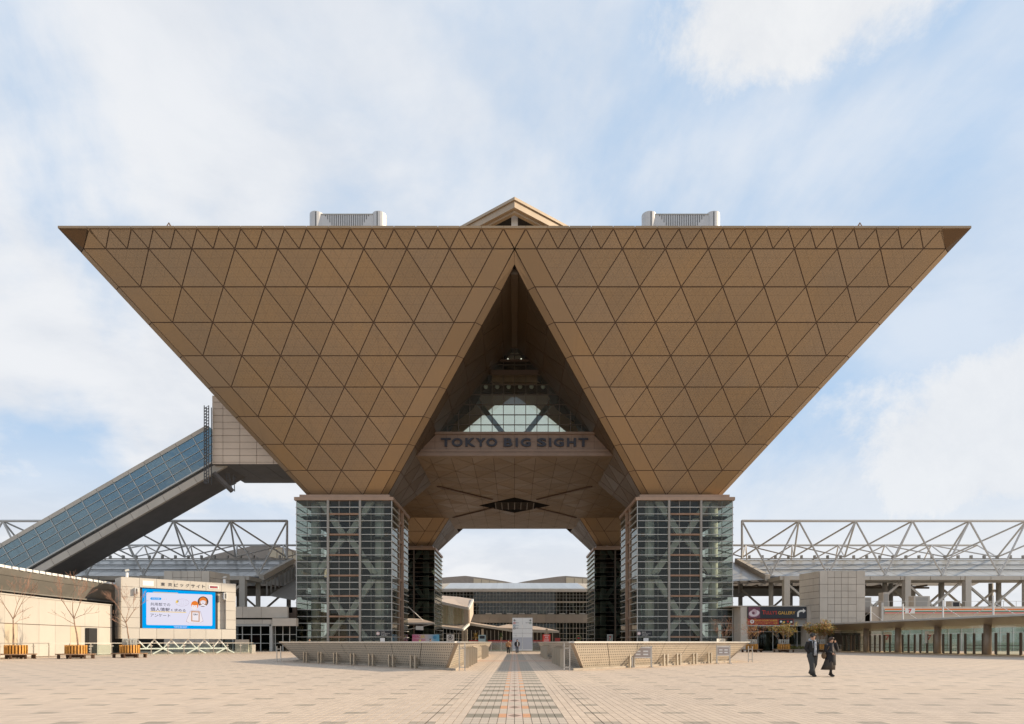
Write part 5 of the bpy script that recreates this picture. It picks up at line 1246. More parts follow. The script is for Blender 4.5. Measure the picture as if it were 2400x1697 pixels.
def parapet(s):
    lab = ('flared perforated steel parapet in shade, left of the central path' if s < 0 else 'flared perforated steel parapet in sun, right of the central path')
    root = thing('escalator_parapet', lab, 'parapet', (s * 8, 45, 0), 'flared steel parapets on the plaza')
    base = [Vector((s * 3.45, 32.3, .1)), Vector((s * 15.0, 45.0, .1)), Vector((s * 15.0, 76.0, .1)), Vector((s * 3.45, 72.0, .1))]
    rim = [Vector((s * 2.75, 30.4, CH)), Vector((s * 16.6, 45.2, CH)), Vector((s * 16.6, 77.5, CH)), Vector((s * 2.75, 73.5, CH))]
    mats = [M['perf_r' if s > 0 else 'perf_l'], M['perf_y'], M['perf_r'], M['perf_y']]
    NP = [7, 5, 3, 8]
    for e in range(4):
        b0, b1, r0, r1 = base[e], base[(e + 1) % 4], rim[e], rim[(e + 1) % 4]
        n = (b1 - b0).cross(r0 - b0); c = sum(base, Vector()) / 4
        if n.dot(b0 - c) < 0: n = -n
        n.normalize()
        for k in range(NP[e]):
            f0, f1 = k / NP[e], (k + 1) / NP[e]
            pts = [b0.lerp(b1, f0), b0.lerp(b1, f1), r0.lerp(r1, f1), r0.lerp(r1, f0)]
            panel('perforated_panel', inset_fix(pts, n), n, mats[e], root, .02, .03)
        MB().beam(r0 + Vector((0, 0, .0)), r1 + Vector((0, 0, .0)), .30, .07).obj('rim_rail', M['rim'], root)
        MB().beam(b0 + Vector((0, 0, -.02)), r0, .16, .12).obj('corner_strip', M['column_t'], root)
        nh = Vector((n.x, n.y, 0)).normalized(); dz_ = Vector((0, 0, -.06)); ee = (b1 - b0).normalized() * .75
        MB().hexa([b0 - nh * .14 + ee, b1 - nh * .14 - ee, b1 - nh * .5 - ee, b0 - nh * .5 + ee, r0 - nh * .14 + dz_ + ee * 1.6, r1 - nh * .14 + dz_ - ee * 1.6, r1 - nh * .5 + dz_ - ee * 1.6, r0 - nh * .5 + dz_ + ee * 1.6]).obj('backing', M['steel_dark'], root)
    o = [Vector((s * 2.9, 31.3, 0)), Vector((s * 15.9, 45.6, 0)), Vector((s * 15.9, 76.5, 0)), Vector((s * 2.9, 72.5, 0))]
    mb = MB()
    for e in range(4):
        a, b = o[e], o[(e + 1) % 4]; mb.hexa([a, b, base[(e + 1) % 4] - U * .1, base[e] - U * .1, a + U * .1, b + U * .1, base[(e + 1) % 4] + U * .0, base[e] + U * .0])
    mb.obj('plinth', M['plinth'], root)
    # tall paired posts at the corners
    for x, y, hh in ((s * 2.55, 30.9, 1.35), (s * 16.4, 44.2, 1.12)):
        po = MB().box(x - .16, x - .11, y, y + .05, 0, hh).obj('corner_post', M['steel'], root)
        MB().box(x + .11, x + .16, y, y + .05, 0, hh).obj('corner_post', M['steel'], root)
        MB().beam((x - .13, y + .02, hh * .82), (x + .13, y + .02, hh * .82), .04).beam((x - .13, y + .02, .18), (x + .13, y + .02, .18), .04).obj('rung', M['steel'], po)
    return root
parapets = {s: parapet(s) for s in (-1, 1)}
# steel hoop barriers in front of the parapets
M['hoop'] = principled('brushed_stainless_hoop', (0.52, 0.47, 0.39), 0.35, 0.7)
def hoop(w=.21, hh=.92):
    o = thing('hoop_barrier', '_', 'barrier', (0, 0, 0), 'steel hoop barriers round the parapets')
    for e in (-1, 1):
        MB().box(e * w - .06, e * w + .06, -.05, .05, 0, hh).obj('post', M['hoop'], o)
        MB().beam((e * w, 0, hh - .03), (e * w, .32, hh + .14), .09, .05).obj('arm', M['hoop'], o)
    MB().beam((-w, .3, hh + .13), (w, .3, hh + .13), .05, .05).obj('top_bar', M['hoop'], o)
    return o
h0 = None
ORD = ['first', 'second', 'third', 'fourth', 'fifth', 'sixth', 'seventh']
spots = []
for k in range(7):
    f = k / 6; spots.append((-14.3 + 8.9 * f, 43.5 - 9.6 * f, -.83 + .0, f'steel hoop barrier before the shaded left parapet, {ORD[k]} from its outer end'))
for k, f in enumerate((.12, .40, .52, .68, .84)):
    spots.append((5.4 + 8.9 * f, 33.9 + 9.6 * f, .83, f'steel hoop barrier before the sunlit right parapet, {ORD[k]} from the path'))
for x, y, rz, lb in spots:
    if h0 is None: h0 = hoop(); o = h0
    else: o = copy_tree(h0)
    o.location = (x, y, 0); o.rotation_euler = (0, 0, rz); o['label'] = lb
# flat fins along the path side
fin0 = None
for s in (-1, 1):
    for gi, (ya, yb_, nn) in enumerate(((34.6, 42.6, 5), (53, 61, 4))):
        for k in range(nn):
            y = ya + (yb_ - ya) * k / (nn - 1)
            if fin0 is None:
                fin0 = thing('fin_barrier', '_', 'barrier', (0, 0, 0), 'flat steel fins along the central path')
                MB().box(-.13, .13, -.05, .05, 0, 1.02).obj('blade', M['hoop'], fin0); MB().beam((0, 0, 1.0), (.42, 0, 1.18), .08, .05, up=(0, 1, 0)).obj('arm', M['hoop'], fin0); o = fin0
            else: o = copy_tree(fin0)
            o.location = (s * 2.62, y, 0); o.rotation_euler = (0, 0, 0 if s > 0 else math.pi)
            o['label'] = f"flat steel fin on the {'left' if s < 0 else 'right'} of the path, {ORD[k]} of the {'nearer' if gi == 0 else 'farther'} row"
# notice stands before the right parapet
def notice(px, y, w, lab):
    c = at(px, 1505, y); o = thing('notice_stand', lab, 'sign', (c.x, y, 0), 'notice stands before the right parapet')
    MB().box(c.x - w / 2, c.x + w / 2, y - .03, y + .03, .52, 1.12).obj('board', M['signwhite'], o)
    M.setdefault('notice', principled('grey_print', (0.42, 0.36, 0.33), .6))
    MB().box(c.x - w / 2 + .05, c.x + w / 2 - .05, y - .04, y - .03, .57, 1.07).obj('printed_sheet', M['notice'], o)
    for e in (-1, 1):
        for r in (0, 1): MB().box(c.x + e * w * .2 - w * .13, c.x + e * w * .2 + w * .13, y - .05, y - .04, .68 + r * .17, .76 + r * .17).obj('printed_block', M['signwhite'], o)
        MB().box(c.x + e * w / 2 - .04, c.x + e * w / 2 + .04, y - .04, y + .04, 0, 1.2).obj('leg', M['steel'], o); MB().box(c.x + e * w / 2 - .06, c.x + e * w / 2 + .06, y - .3, y + .3, 0, .05).obj('foot', M['steel'], o)
    MB().box(c.x - w / 2, c.x + w / 2, y - .03, y + .03, 1.16, 1.2).obj('top_rail', M['steel'], o)
notice(1504, 35.2, 1.05, 'larger pale notice stand nearer the path, before the sunlit right parapet')
notice(1695, 41.6, .85, 'smaller pale notice stand at the outer end of the sunlit right parapet')
# ------------------------------------------------------------------ behind the arch: main hall, shells, low roofs
bh = thing('rear_exhibition_hall', 'wide glazed exhibition hall with pale sloped roof seen through the arch', 'building', (0, 200, 0))
DBH = 200.0
def hb(name, p0, p1, y0, y1, dep, mat, d=DBH, par=bh): return fb(name, p0, p1, y0, y1, dep, mat, par, d)
M['bhroof'] = principled('pale_metal_roof', (0.55, 0.57, 0.58), 0.35, 0.4, var=0.05, rnd=0.05)
for k in range(24):
    f0, f1 = k / 24, (k + 1) / 24
    xa0, xb0 = 1056 + (1353 - 1056) * f0, 1056 + (1353 - 1056) * f1; xa1, xb1 = 1040 + (1372 - 1040) * f0, 1040 + (1372 - 1040) * f1
    p = [at(xa1, 1381, DBH), at(xb1 - .15, 1381, DBH), at(xb0 - .15, 1368, DBH + 9), at(xa0, 1368, DBH + 9)]
    MB().slab(p, Vector((0, -.5, 1)), .2).obj('roof_sheet', M['bhroof'], bh)
for e, (a, b, c) in ((-1, (1040, 1000, 1056)), (1, (1372, 1412, 1353))):
    MB().slab([at(a, 1381, DBH), at(b, 1381, DBH), at(b, 1372, DBH + 9), at(c, 1368, DBH + 9)], Vector((0, -.5, 1)), .2).obj('roof_hip', M['concrete'], bh)
hb('eave', 1000, 1412, 1381, 1386.5, 3, 'signwhite', DBH - 1.5)
hb('dark_core', 1000, 1412, 1386.6, 1534, 6, 'dark', DBH + 6)
for y0, y1 in ((1387, 1409), (1413, 1439), (1460, 1534)):
    MB().box(xat(1000, DBH), xat(1412, DBH), DBH, DBH + .03, max(.1, zat(y1, DBH)), zat(y0, DBH)).obj('glazing', M['glass_dark'], bh)
    mb = MB()
    for k in range(54):
        x = xat(1000 + k * 7.8, DBH); mb.box(x - .05, x + .05, DBH - .15, DBH, max(0, zat(y1, DBH)), zat(y0, DBH))
    nr = 3 if y0 < 1450 else 6
    for r in range(1, nr):
        z = zat(y0 + (y1 - y0) * r / nr, DBH); mb.box(xat(1000, DBH), xat(1412, DBH), DBH - .12, DBH, z - .05, z + .05)
    tag(mb.obj('mullions', M['mull'], bh), kind='stuff')
hb('spandrel', 1000, 1412, 1409.3, 1412.7, .6, 'concrete', DBH - .3)
for k in range(14): hb('wall_panel', 1103 + k * 22, 1124.7 + k * 22, 1440, 1459.5, 1.0, 'concrete_d', DBH - 6)
for p in (1138, 1162, 1188, 1216, 1245, 1284, 1311, 1334, 1358): hb('lit_counter', p, p + 14, 1437.6, 1439.2, .3, 'signwhite', DBH - 5.5)
for e in range(3):
    c = 1190 + e * 82
    for q in (-1, 1): MB().beam(at(c, 1438, DBH + 2), at(c + q * 16, 1414, DBH + 2), .5).obj('inner_brace', M['brace'], bh)
# domed shells far behind
def shell(px0, pxm, px1, ytop, ybase, d, lab, tone):
    o = thing('shell_roof', lab, 'building', ((pxm - PX) * d / F, d, 0), 'curved shell roofs behind the hall')
    rings = []; n = 16
    prof = []
    for k in range(n + 1):
        f = k / n; px = px0 + (px1 - px0) * f
        fm = (pxm - px0) / (px1 - px0)
        q = f / fm if f < fm else (1 - f) / (1 - fm)
        prof.append((px, ybase - (ybase - ytop) * (q ** .8)))
    pts = [at(px, y, d) for px, y in prof]
    mb = MB()
    for k in range(n): mb.hexa([pts[k] - U * 6, pts[k + 1] - U * 6, pts[k + 1] - U * 6 + Vector((0, 40, 0)), pts[k] - U * 6 + Vector((0, 40, 0)), pts[k], pts[k + 1], pts[k + 1] + Vector((0, 40, 2)), pts[k] + Vector((0, 40, 2))])
    mb.obj('shell', M[tone], o)
    MB().slab([pts[0] + Vector((0, -.2, -.3))] + [p + Vector((0, -.2, .15)) for p in pts] + [pts[-1] + Vector((0, -.2, -.3))], (0, -1, 0), .3).obj('rim', M['concrete'], o) if False else None
    fm = int(n * (pxm - px0) / (px1 - px0))
    for k in range(fm + 1, n):
        a, b = pts[k], pts[k + 1]
        h_ = min(3.2, (a.z - zat(ybase, d)) * .85)
        if h_ < .5: continue
        MB().hexa([a + Vector((.1, -.8, -h_ - .6)), b + Vector((-.1, -.8, -h_ - .6)), b + Vector((-.1, 0, -h_ - .6)), a + Vector((.1, 0, -h_ - .6)), a + Vector((.1, -.8, -.7)), b + Vector((-.1, -.8, -.7)), b + Vector((-.1, 0, -.7)), a + Vector((.1, 0, -.7))]).obj('lit_rib', M['cream'], o)
    return o
M['cream'] = principled('cream_louvre_panel', (0.62, 0.54, 0.40), 0.6)
M['shellc'] = principled('taupe_shell_roof', (0.33, 0.29, 0.25), 0.55, var=0.08)
shell(900, 1091, 1205, 1349.5, 1367, 262, 'low curved shell roof with cream ribs, left of the arch axis', 'shellc')
shell(1210, 1322, 1520, 1349.5, 1367, 262, 'low curved shell roof with cream ribs, right of the arch axis', 'shellc')
shell(470, 620, 760, 1274, 1310, 200, 'curved shell roof rising behind the left galleria truss', 'shellc')
# folded pavilion at the left of the arch
pvl = thing('folded_pavilion', 'pale folded-roof pavilion with tall glass, left behind the far leg', 'building', (-18, 175, 0))
def cq(x, y, d): return at(1000 + x / 5.74, 1380 + y / 5.74, d)
DP = 176.0
M['pinkroof'] = principled('pale_pinkish_roof', (0.60, 0.50, 0.43), 0.6, var=0.04)
MB().slab([cq(100, 165, DP), cq(560, 262, DP), cq(620, 150, DP + 14), cq(435, 120, DP + 16), cq(100, 95, DP + 16)], Vector((0, -.4, 1)), .25).obj('upper_roof', M['pinkroof'], pvl)
MB().beam(cq(100, 170, DP - .2), cq(560, 268, DP - .2), .5, .7).obj('eave', M['signwhite'], pvl); MB().beam(cq(562, 268, DP - .2), cq(622, 152, DP + 12), .5, .7).obj('eave', M['signwhite'], pvl)
MB().slab([cq(510, 262, DP), cq(560, 262, DP), cq(560, 480, DP), cq(510, 480, DP)], (0, 1, 0), .4).obj('wall', M['concrete'], pvl)
MB().slab([cq(563, 262, DP + .5), cq(615, 155, DP + 12), cq(615, 340, DP + 12), cq(563, 480, DP + .5)], (1, 0, 0), .3).obj('wall', M['pinkroof'], pvl)
for k in range(8):
    x0, x1 = 130 + k * 47, 130 + (k + 1) * 47
    MB().slab([cq(x0, 195 + x0 * .12, DP + 1), cq(x1 - 4, 195 + x1 * .12, DP + 1), cq(x1 - 4, 490, DP + 1), cq(x0, 490, DP + 1)], (0, 1, 0), .05).obj('window', M['glass_green'], pvl)
MB().slab([cq(100, 180, DP + 8), cq(540, 250, DP + 8), cq(540, 490, DP + 8), cq(100, 490, DP + 8)], (0, 1, 0), .3).obj('inner_wall', M['tan'], pvl)
MB().slab([cq(100, 500, DP - 6), cq(480, 545, DP - 6), cq(565, 472, DP + 2), cq(330, 490, DP + 4), cq(100, 480, DP + 2)], Vector((0, -.3, 1)), .2).obj('lower_roof', M['pinkroof'], pvl)
MB().beam(cq(100, 506, DP - 6.2), cq(482, 552, DP - 6.2), .5, .5).obj('eave', M['signwhite'], pvl); MB().beam(cq(484, 552, DP - 6.2), cq(566, 474, DP + 1), .6, .6).obj('eave', M['signwhite'], pvl)
for x in (470, 512): MB().slab([cq(x, 545, DP - 5), cq(x + 34, 545, DP - 5), cq(x + 34, 735, DP - 5), cq(x, 735, DP - 5)], (0, 1, 0), .8).obj('pier', M['concrete'], pvl)
for k in range(5): MB().slab([cq(215 + k * 52, 590, DP - 2), cq(219 + k * 52, 590, DP - 2), cq(219 + k * 52, 735, DP - 2), cq(215 + k * 52, 735, DP - 2)], (0, 1, 0), .3).obj('post', M['mull'], pvl)
# low gabled entrance roof across the axis
lgr = thing('low_entrance_roof', 'low wide gabled entrance roof across the axis behind the guide board', 'building', (0, 185, 0))
DL = 186.0
MB().slab([cq(575, 470, DL), cq(1150, 562, DL), cq(1150, 545, DL + 8), cq(575, 455, DL + 8)], (0, 0, 1), .25).obj('roof_plane', M['pinkroof'], lgr)
MB().slab([cq(900, 530, DL), cq(1780, 575, DL), cq(1430, 505, DL + 9), cq(1130, 480, DL + 9)], (0, -.2, 1), .25).obj('roof_plane', M['pinkroof'], lgr)
MB().beam(cq(575, 476, DL - .1), cq(1160, 568, DL - .1), .4, .6).obj('eave', M['mull'], lgr); MB().beam(cq(1160, 568, DL - .1), cq(1780, 580, DL - .1), .4, .6).obj('eave', M['mull'], lgr)
MB().slab([cq(560, 500, DL + 3), cq(1780, 585, DL + 3), cq(1780, 735, DL + 3), cq(560, 735, DL + 3)], (0, 1, 0), .3).obj('shaded_wall', M['dark'], lgr)
for k in range(22): MB().slab([cq(600 + k * 52, 560, DL + 2.6), cq(605 + k * 52, 560, DL + 2.6), cq(605 + k * 52, 735, DL + 2.6), cq(600 + k * 52, 735, DL + 2.6)], (0, 1, 0), .1).obj('door_post', M['brace'], lgr)
for x in (735, 1600): MB().slab([cq(x, 540, DL - 8), cq(x + 28, 540, DL - 8), cq(x + 28, 735, DL - 8), cq(x, 735, DL - 8)], (0, 1, 0), .5).obj('column', M['concrete'], lgr)
# small tied canopy on the left leg
tcn = thing('tied_canopy', 'small steel canopy hung by a tie rod from the left leg', 'canopy', (-18, 122, 0))
DC = 121.0
def eq_(x, y, d): return at(940 + x / 4.592, 1280 + y / 4.592, d)
MB().slab([eq_(-20, 780, DC + 4), eq_(215, 790, DC + 4), eq_(355, 830, DC), eq_(-20, 830, DC)], (0, 0, 1), .15).obj('canopy_sheet', M['pinkroof'], tcn)
for k in range(5): MB().beam(eq_(-10 + k * 75, 785 + k * 8, DC + 3.6), eq_(-40 + k * 98, 832, DC + .1), .15, .2).obj('rib', M['white'], tcn)
MB().beam(eq_(-20, 834, DC - .1), eq_(357, 834, DC - .1), .2, .25).obj('edge_beam', M['white'], tcn)
MB().cyl(eq_(60, 635, DC + 1), eq_(235, 798, DC + 2), .07, n=6).obj('tie_rod', M['signwhite'], tcn)
MB().beam(eq_(-20, 920, DC), eq_(340, 838, DC), .12).obj('strut', M['white'], tcn)
hs_ = MB().slab([eq_(158, 858, DC - .3), eq_(238, 862, DC - .3), eq_(238, 905, DC - .3), eq_(158, 900, DC - .3)], (0, 1, 0), .12).obj('hanging_sign', M['signwhite'], tcn)

# ------------------------------------------------------------------ end of the plaza: glass fence, guide board, signs
fen = thing('glass_fence', 'green glass fence with thin posts closing the far end of the central path', 'fence', (1, 95, 0))
for k in range(12):
    x0, x1 = -6.5 + k * 1.5, -5.0 + k * 1.5
    MB().box(x0 + .05, x1 - .05, 95, 95.03, .12, 1.3).obj('fence_pane', M['glass_fence'], fen)
    MB().box(x0 - .03, x0 + .03, 94.95, 95.1, 0, 1.42).obj('post', M['mull'], fen)
MB().box(-6.5, 11.5, 94.96, 95.06, 1.38, 1.44).obj('handrail', M['steel'], fen)
MB().box(-6.5, 11.5, 94.9, 95.3, 0, .1).obj('kerb', M['plinth'], fen)
for x in (1217.8 + 20, 1237 + 20): pass
gbd = thing('guide_board', 'tall pale double guide board with arrows at the end of the path', 'sign', (1.1, 94.2, 0)); DG = 94.0
M['gboard'] = principled('pale_grey_board_face', (0.60, 0.61, 0.60), .45); M['gmap'] = principled('grey_map_print', (0.36, 0.38, 0.42), .5); M['ink'] = principled('dark_ink', (0.04, 0.04, 0.045), .6)
M['teal'] = principled('teal_square', (0.03, 0.14, 0.22), .5); M['dgreen'] = principled('dark_green_square', (0.05, 0.12, 0.09), .5); M['dred'] = principled('dark_red_square', (0.40, 0.04, 0.03), .5)
g0 = fb('board', 1201, 1224.2, 1448, 1525, .3, 'gboard', gbd, DG); g1 = fb('board', 1224.6, 1248, 1448, 1525, .3, 'gboard', gbd, DG)
for a, b in ((1201, 1224), (1225, 1248)): fb('map_print', a + .4, b - .4, 1494, 1522, .01, 'gmap', g0, DG - .015)
for y_ in (1459 + 14, 1484): fb('joint', 1201, 1248, y_, y_ + .35, .01, 'ink', g0, DG - .012)
def ga(pts, m_): flat('arrow', pts, DG - .02, M[m_], g0, DG, .006)
ga(((1203.5, 1454), (1206.2, 1451.2), (1207, 1452), (1205.4, 1453.5), (1209.5, 1453.5), (1209.5, 1454.5), (1205.4, 1454.5), (1207, 1456), (1206.2, 1456.8)), 'ink')
ga(((1245.5, 1454), (1242.8, 1451.2), (1242, 1452), (1243.6, 1453.5), (1239.5, 1453.5), (1239.5, 1454.5), (1243.6, 1454.5), (1242, 1456), (1242.8, 1456.8)), 'ink')
for x0, y0, m_ in ((1203.5, 1458.2, 'dred'), (1203.5, 1464.3, 'teal'), (1203.5, 1470.3, 'ink'), (1240.8, 1458.2, 'dgreen')):
    flat('symbol', ((x0, y0), (x0 + 4.4, y0), (x0 + 4.4, y0 + 4.4), (x0, y0 + 4.4)), DG - .02, M[m_], g0, DG); disc('symbol_dot', x0 + 2.2, y0 + 2.2, .9, 1.3, DG - .03, M['signwhite'], g0, DG, 8)
for x0, x1, y0, m_, s_ in ((1209, 1216, 1458.6, 'ink', '東展示棟'), (1209, 1216, 1464.8, 'teal', '西展示棟'), (1209, 1214.5, 1470.8, 'ink', '会議棟'), (1232, 1239.5, 1458.6, 'ink', '南展示棟')):
    fittext('lettering', s_, x0, x1, y0, y0 + 2.2, DG - .02, M[m_], g0, DG)
fittext('lettering', '← 入口', 1203.5, 1211, 1488, 1491, DG - .02, M['ink'], g0, DG)
# street-level signs beyond the fence
def signstand(name, lab, cat, p0, p1, y0, y1, d, mat, legs=True):
    c = at((p0 + p1) / 2, 1500, d); o = thing(name, lab, cat, (c.x, d, 0))
    pn = fb('panel', p0, p1, y0, y1, .08, mat, o, d)
    if legs:
        for p in (p0 + 1, p1 - 2): fb('leg', p, p + 1, y1 + .01, 1534, .06, 'mull', o, d)
    return o, pn
o, pn = signstand('event_banner', 'pink to blue event banner beside the left leg', 'banner', 966, 1029.3, 1487, 1506, 121.0, 'signwhite')
def bannermat():
    m = bpy.data.materials.new('pink_to_blue_banner_print'); m.use_nodes = True; t = NT(m.node_tree)
    p = t.n('ShaderNodeBsdfPrincipled'); ou = t.n('ShaderNodeOutputMaterial'); t.l(p.outputs[0], ou.inputs[0])
    x, y, z = t.xyz(t.n('ShaderNodeNewGeometry').outputs['Position'])
    f = t.ramp(x, xat(966, 121), xat(1029, 121), 0, 1, False)
    c = t.mix(t.ramp(f, 0, .45), (0.72, 0.30, 0.50), (0.72, 0.62, 0.66)); c = t.mix(t.ramp(f, .4, 1), c, (0.14, 0.48, 0.74))
    t.l(c, p.inputs['Base Color']); return m
pn.data.materials.clear(); pn.data.materials.append(bannermat())
M['mag'] = principled('magenta_print', (0.62, 0.05, 0.22), .5); M['byel'] = principled('yellow_print', (0.75, 0.62, 0.12), .5); M['bblue'] = principled('blue_print', (0.08, 0.34, 0.62), .5)
fittext('lettering', 'HVAC', 967, 985, 1488.5, 1495.5, 120.97, M['mag'], pn, 121, .01); fittext('lettering', '&R', 986, 996, 1488.5, 1495.5, 120.97, M['byel'], pn, 121, .01)
fittext('lettering', 'JAPAN 2024', 967, 997, 1497.5, 1503.5, 120.97, M['mag'], pn, 121, .01); disc('swirl_print', 1019, 1494, 4.5, 4, 120.96, M['bblue'], pn, 121)
o, pn = signstand('coffee_sign', 'white square sign with a round black emblem left of the arch axis', 'sign', 1046.8, 1063.6, 1487, 1502, 124, 'signwhite')
disc('emblem_ring', 1055.2, 1494.3, 5.6, 5.6, 123.95, M['ink'], pn, 124); disc('emblem_field', 1055.2, 1494.3, 4.3, 4.3, 123.94, M['signwhite'], pn, 124)
flat('emblem_figure', ((1052.4, 1497.5), (1053, 1492.8), (1055.2, 1490.6), (1057.4, 1492.8), (1058, 1497.5), (1056, 1496), (1055.2, 1498), (1054.4, 1496)), 123.93, M['ink'], pn, 124)
o, pn = signstand('red_notice', 'upright red notice with white lettering right of the guide board', 'sign', 1271.8, 1290, 1487, 1505, 99, M['txtred'])
for k, (s_, w_) in enumerate((('ATTENTION', 6), ('注意', 4), ('立入禁止', 6), ('NO ENTRY', 6))): fittext('lettering', s_, 1281 - w_, 1281 + w_, 1488.3 + k * 4.2, 1490.8 + k * 4.2, 98.97, M['signwhite'], pn, 99, .02)
o, pn = signstand('info_terminal', 'pale teal information terminal with dark screen left of the guide board', 'terminal', 1121.4, 1138.4, 1488, 1534, 104, principled('pale_teal_panel', (0.36, 0.44, 0.42), .5), False)
fb('dark_screen', 1124, 1136, 1490, 1497, .02, 'black', pn, 103.97)
o, pn = signstand('store_sign', 'white square store sign with a seven emblem by the right far leg', 'sign', 1423, 1436, 1487, 1505.5, 128, 'signwhite')
fb('emblem_field', 1425, 1434, 1489.5, 1501, .01, 'txtgreen', pn, 127.97); fb('emblem_field', 1426, 1433, 1490.5, 1500, .01, 'signwhite', pn, 127.95); fittext('seven_mark', '7', 1427, 1432.4, 1490.8, 1499.6, 127.92, M['txtred'], pn, 128, .05); fittext('lettering', '7-ELEVEN', 1425, 1434, 1502, 1504, 127.97, M['txtgreen'], pn, 128)
o, pn = signstand('round_cafe_sign', 'dark round sign with a pale ring emblem before the right far leg', 'sign', 1355, 1356.4, 1502, 1534, 126, 'mull_dark', False)
disc('round_face', 1355.8, 1495.5, 7.2, 8, 125.9, M['dgreen'], pn, 126); disc('ring', 1355.8, 1495.5, 6, 6.8, 125.88, M['txtgold'], pn, 126); disc('inner_face', 1355.8, 1495.5, 5.2, 5.9, 125.86, M['dgreen'], pn, 126); disc('emblem', 1355.8, 1495.8, 3, 2.2, 125.84, M['txtred'], pn, 126)
for i, (p0, p1, y0, d, lb) in enumerate(((1099, 1121, 1501.5, 112, 'long low red flower box left of the info terminal'), (1144, 1200, 1501.5, 118, 'long low red barrier left of the guide board'), (1249, 1272, 1501.5, 112, 'low red barrier just right of the guide board'), (1301, 1313, 1496.5, 108, 'bright red box right of the red notice'))):
    o = thing('red_box', lb, 'barrier', (xat((p0 + p1) / 2, d), d, 0), 'red boxes beyond the glass fence')
    fb('face', p0, p1, y0, 1534, .5, 'signred', o, d); fb('trim', p0, p1, y0 - .9, y0 - .02, .6, 'txtred', o, d - .05)
# plates on the legs
for px0, px1, lb, iconp in ((881, 918, 'left', 886), (1494, 1529, 'right', 1497.5)):
    o = thing('notice_plate', f'black notice plate with a no-smoking mark on the {lb} near glass leg', 'sign', (xat(px0, 99.5), 99.5, 0), 'plates on the glass legs')
    pl = fb('plate', px0, px1, 1478.5, 1491, .05, 'signblack', o, 99.6)
    disc('mark_field', iconp, 1484.7, 4.2, 4.2, 99.58, M['signwhite'], pl, 99.6); disc('mark_ring', iconp, 1484.7, 3.4, 3.4, 99.57, M['dred'], pl, 99.6); disc('mark_inner', iconp, 1484.7, 2.5, 2.5, 99.56, M['signwhite'], pl, 99.6)
    for k in range(3): fittext('lettering', ('禁煙', 'No Smoking in this area', '指定場所')[k], iconp + 7, iconp + (16, 28, 22)[k], 1480.5 + k * 3.4, 1482.8 + k * 3.4, 99.58, M['txtwhite'], pl, 99.6)
    fb('paper_note', px0 + 10 if lb == 'left' else 1508, px0 + 21 if lb == 'left' else 1520, 1495.5, 1503.5, .02, 'signwhite', o, 99.6)

# ------------------------------------------------------------------ planters with ring benches
M['slat'] = principled('orange_stained_wood', (0.56, 0.27, 0.055), 0.55, var=0.2, nscale=4, rnd=0.08)
M['slat_d'] = principled('dark_wood_gap', (0.07, 0.035, 0.018), 0.8)
M['bench'] = principled('brown_bench_wood', (0.24, 0.145, 0.085), 0.6, var=0.2, nscale=3, rnd=0.06)
M['soil'] = principled('planter_soil', (0.06, 0.045, 0.03), 0.95, var=0.3, nscale=8)
def planter():
    o = thing('round_planter', '_', 'planter', (0, 0, 0), 'round slatted planters with ring benches')
    pot = MB().cyl((0, 0, .08), (0, 0, 1.06), .70, .72, n=24).obj('pot', M['slat_d'], o)
    MB().cyl((0, 0, 1.06), (0, 0, 1.1), .66, n=20).obj('soil', M['soil'], pot)
    n = 22; sm = MB().box(-.062, .062, -.035, .035, .42, 1.15).mesh('slat', M['slat'])
    for k in range(n):
        a = k * 2 * math.pi / n; q = bpy.data.objects.new('slat', sm); COL.objects.link(q); q.parent = o; q.location = (.77 * math.cos(a), .77 * math.sin(a), 0); q.rotation_euler = (0, 0, a + math.pi / 2)
    for k in range(8):
        a0, a1 = k * math.pi / 4 + .01, (k + 1) * math.pi / 4 - .01
        c = lambda r, a, z: Vector((r * math.cos(a), r * math.sin(a), z))
        MB().hexa([c(.84, a0, .34), c(1.45, a0, .34), c(1.45, a1, .34), c(.84, a1, .34), c(.84, a0, .42), c(1.45, a0, .42), c(1.45, a1, .42), c(.84, a1, .42)]).obj('bench_seat', M['bench'], o)
        a = (a0 + a1) / 2; p = c(1.3, a, 0); MB().box(p.x - .07, p.x + .07, p.y - .07, p.y + .07, 0, .335).obj('bench_leg', M['slat_d'], o)
    return o
pl0 = planter(); spots = []
for px, y, lb in ((37.3, 53.5, 'slatted wooden planter with ring bench farthest left, under a bare tree'), (178, 53.9, 'slatted wooden planter with ring bench, middle of the left three'), (304, 57.3, 'slatted wooden planter with ring bench standing before the video screen'),
                  (1762, 87.5, 'slatted wooden planter with ring bench nearest the right parapet'), (1837, 87.0, 'slatted wooden planter with ring bench before the coffee shop doors'), (1921, 86.5, 'slatted wooden planter with ring bench behind the walking couple')):
    spots.append((xat(px, y), y, lb))
for i, (x, y, lb) in enumerate(spots):
    o = pl0 if i == 0 else copy_tree(pl0)
    o.location = (x, y, 0); o.rotation_euler = (0, 0, i * .7); o['label'] = lb
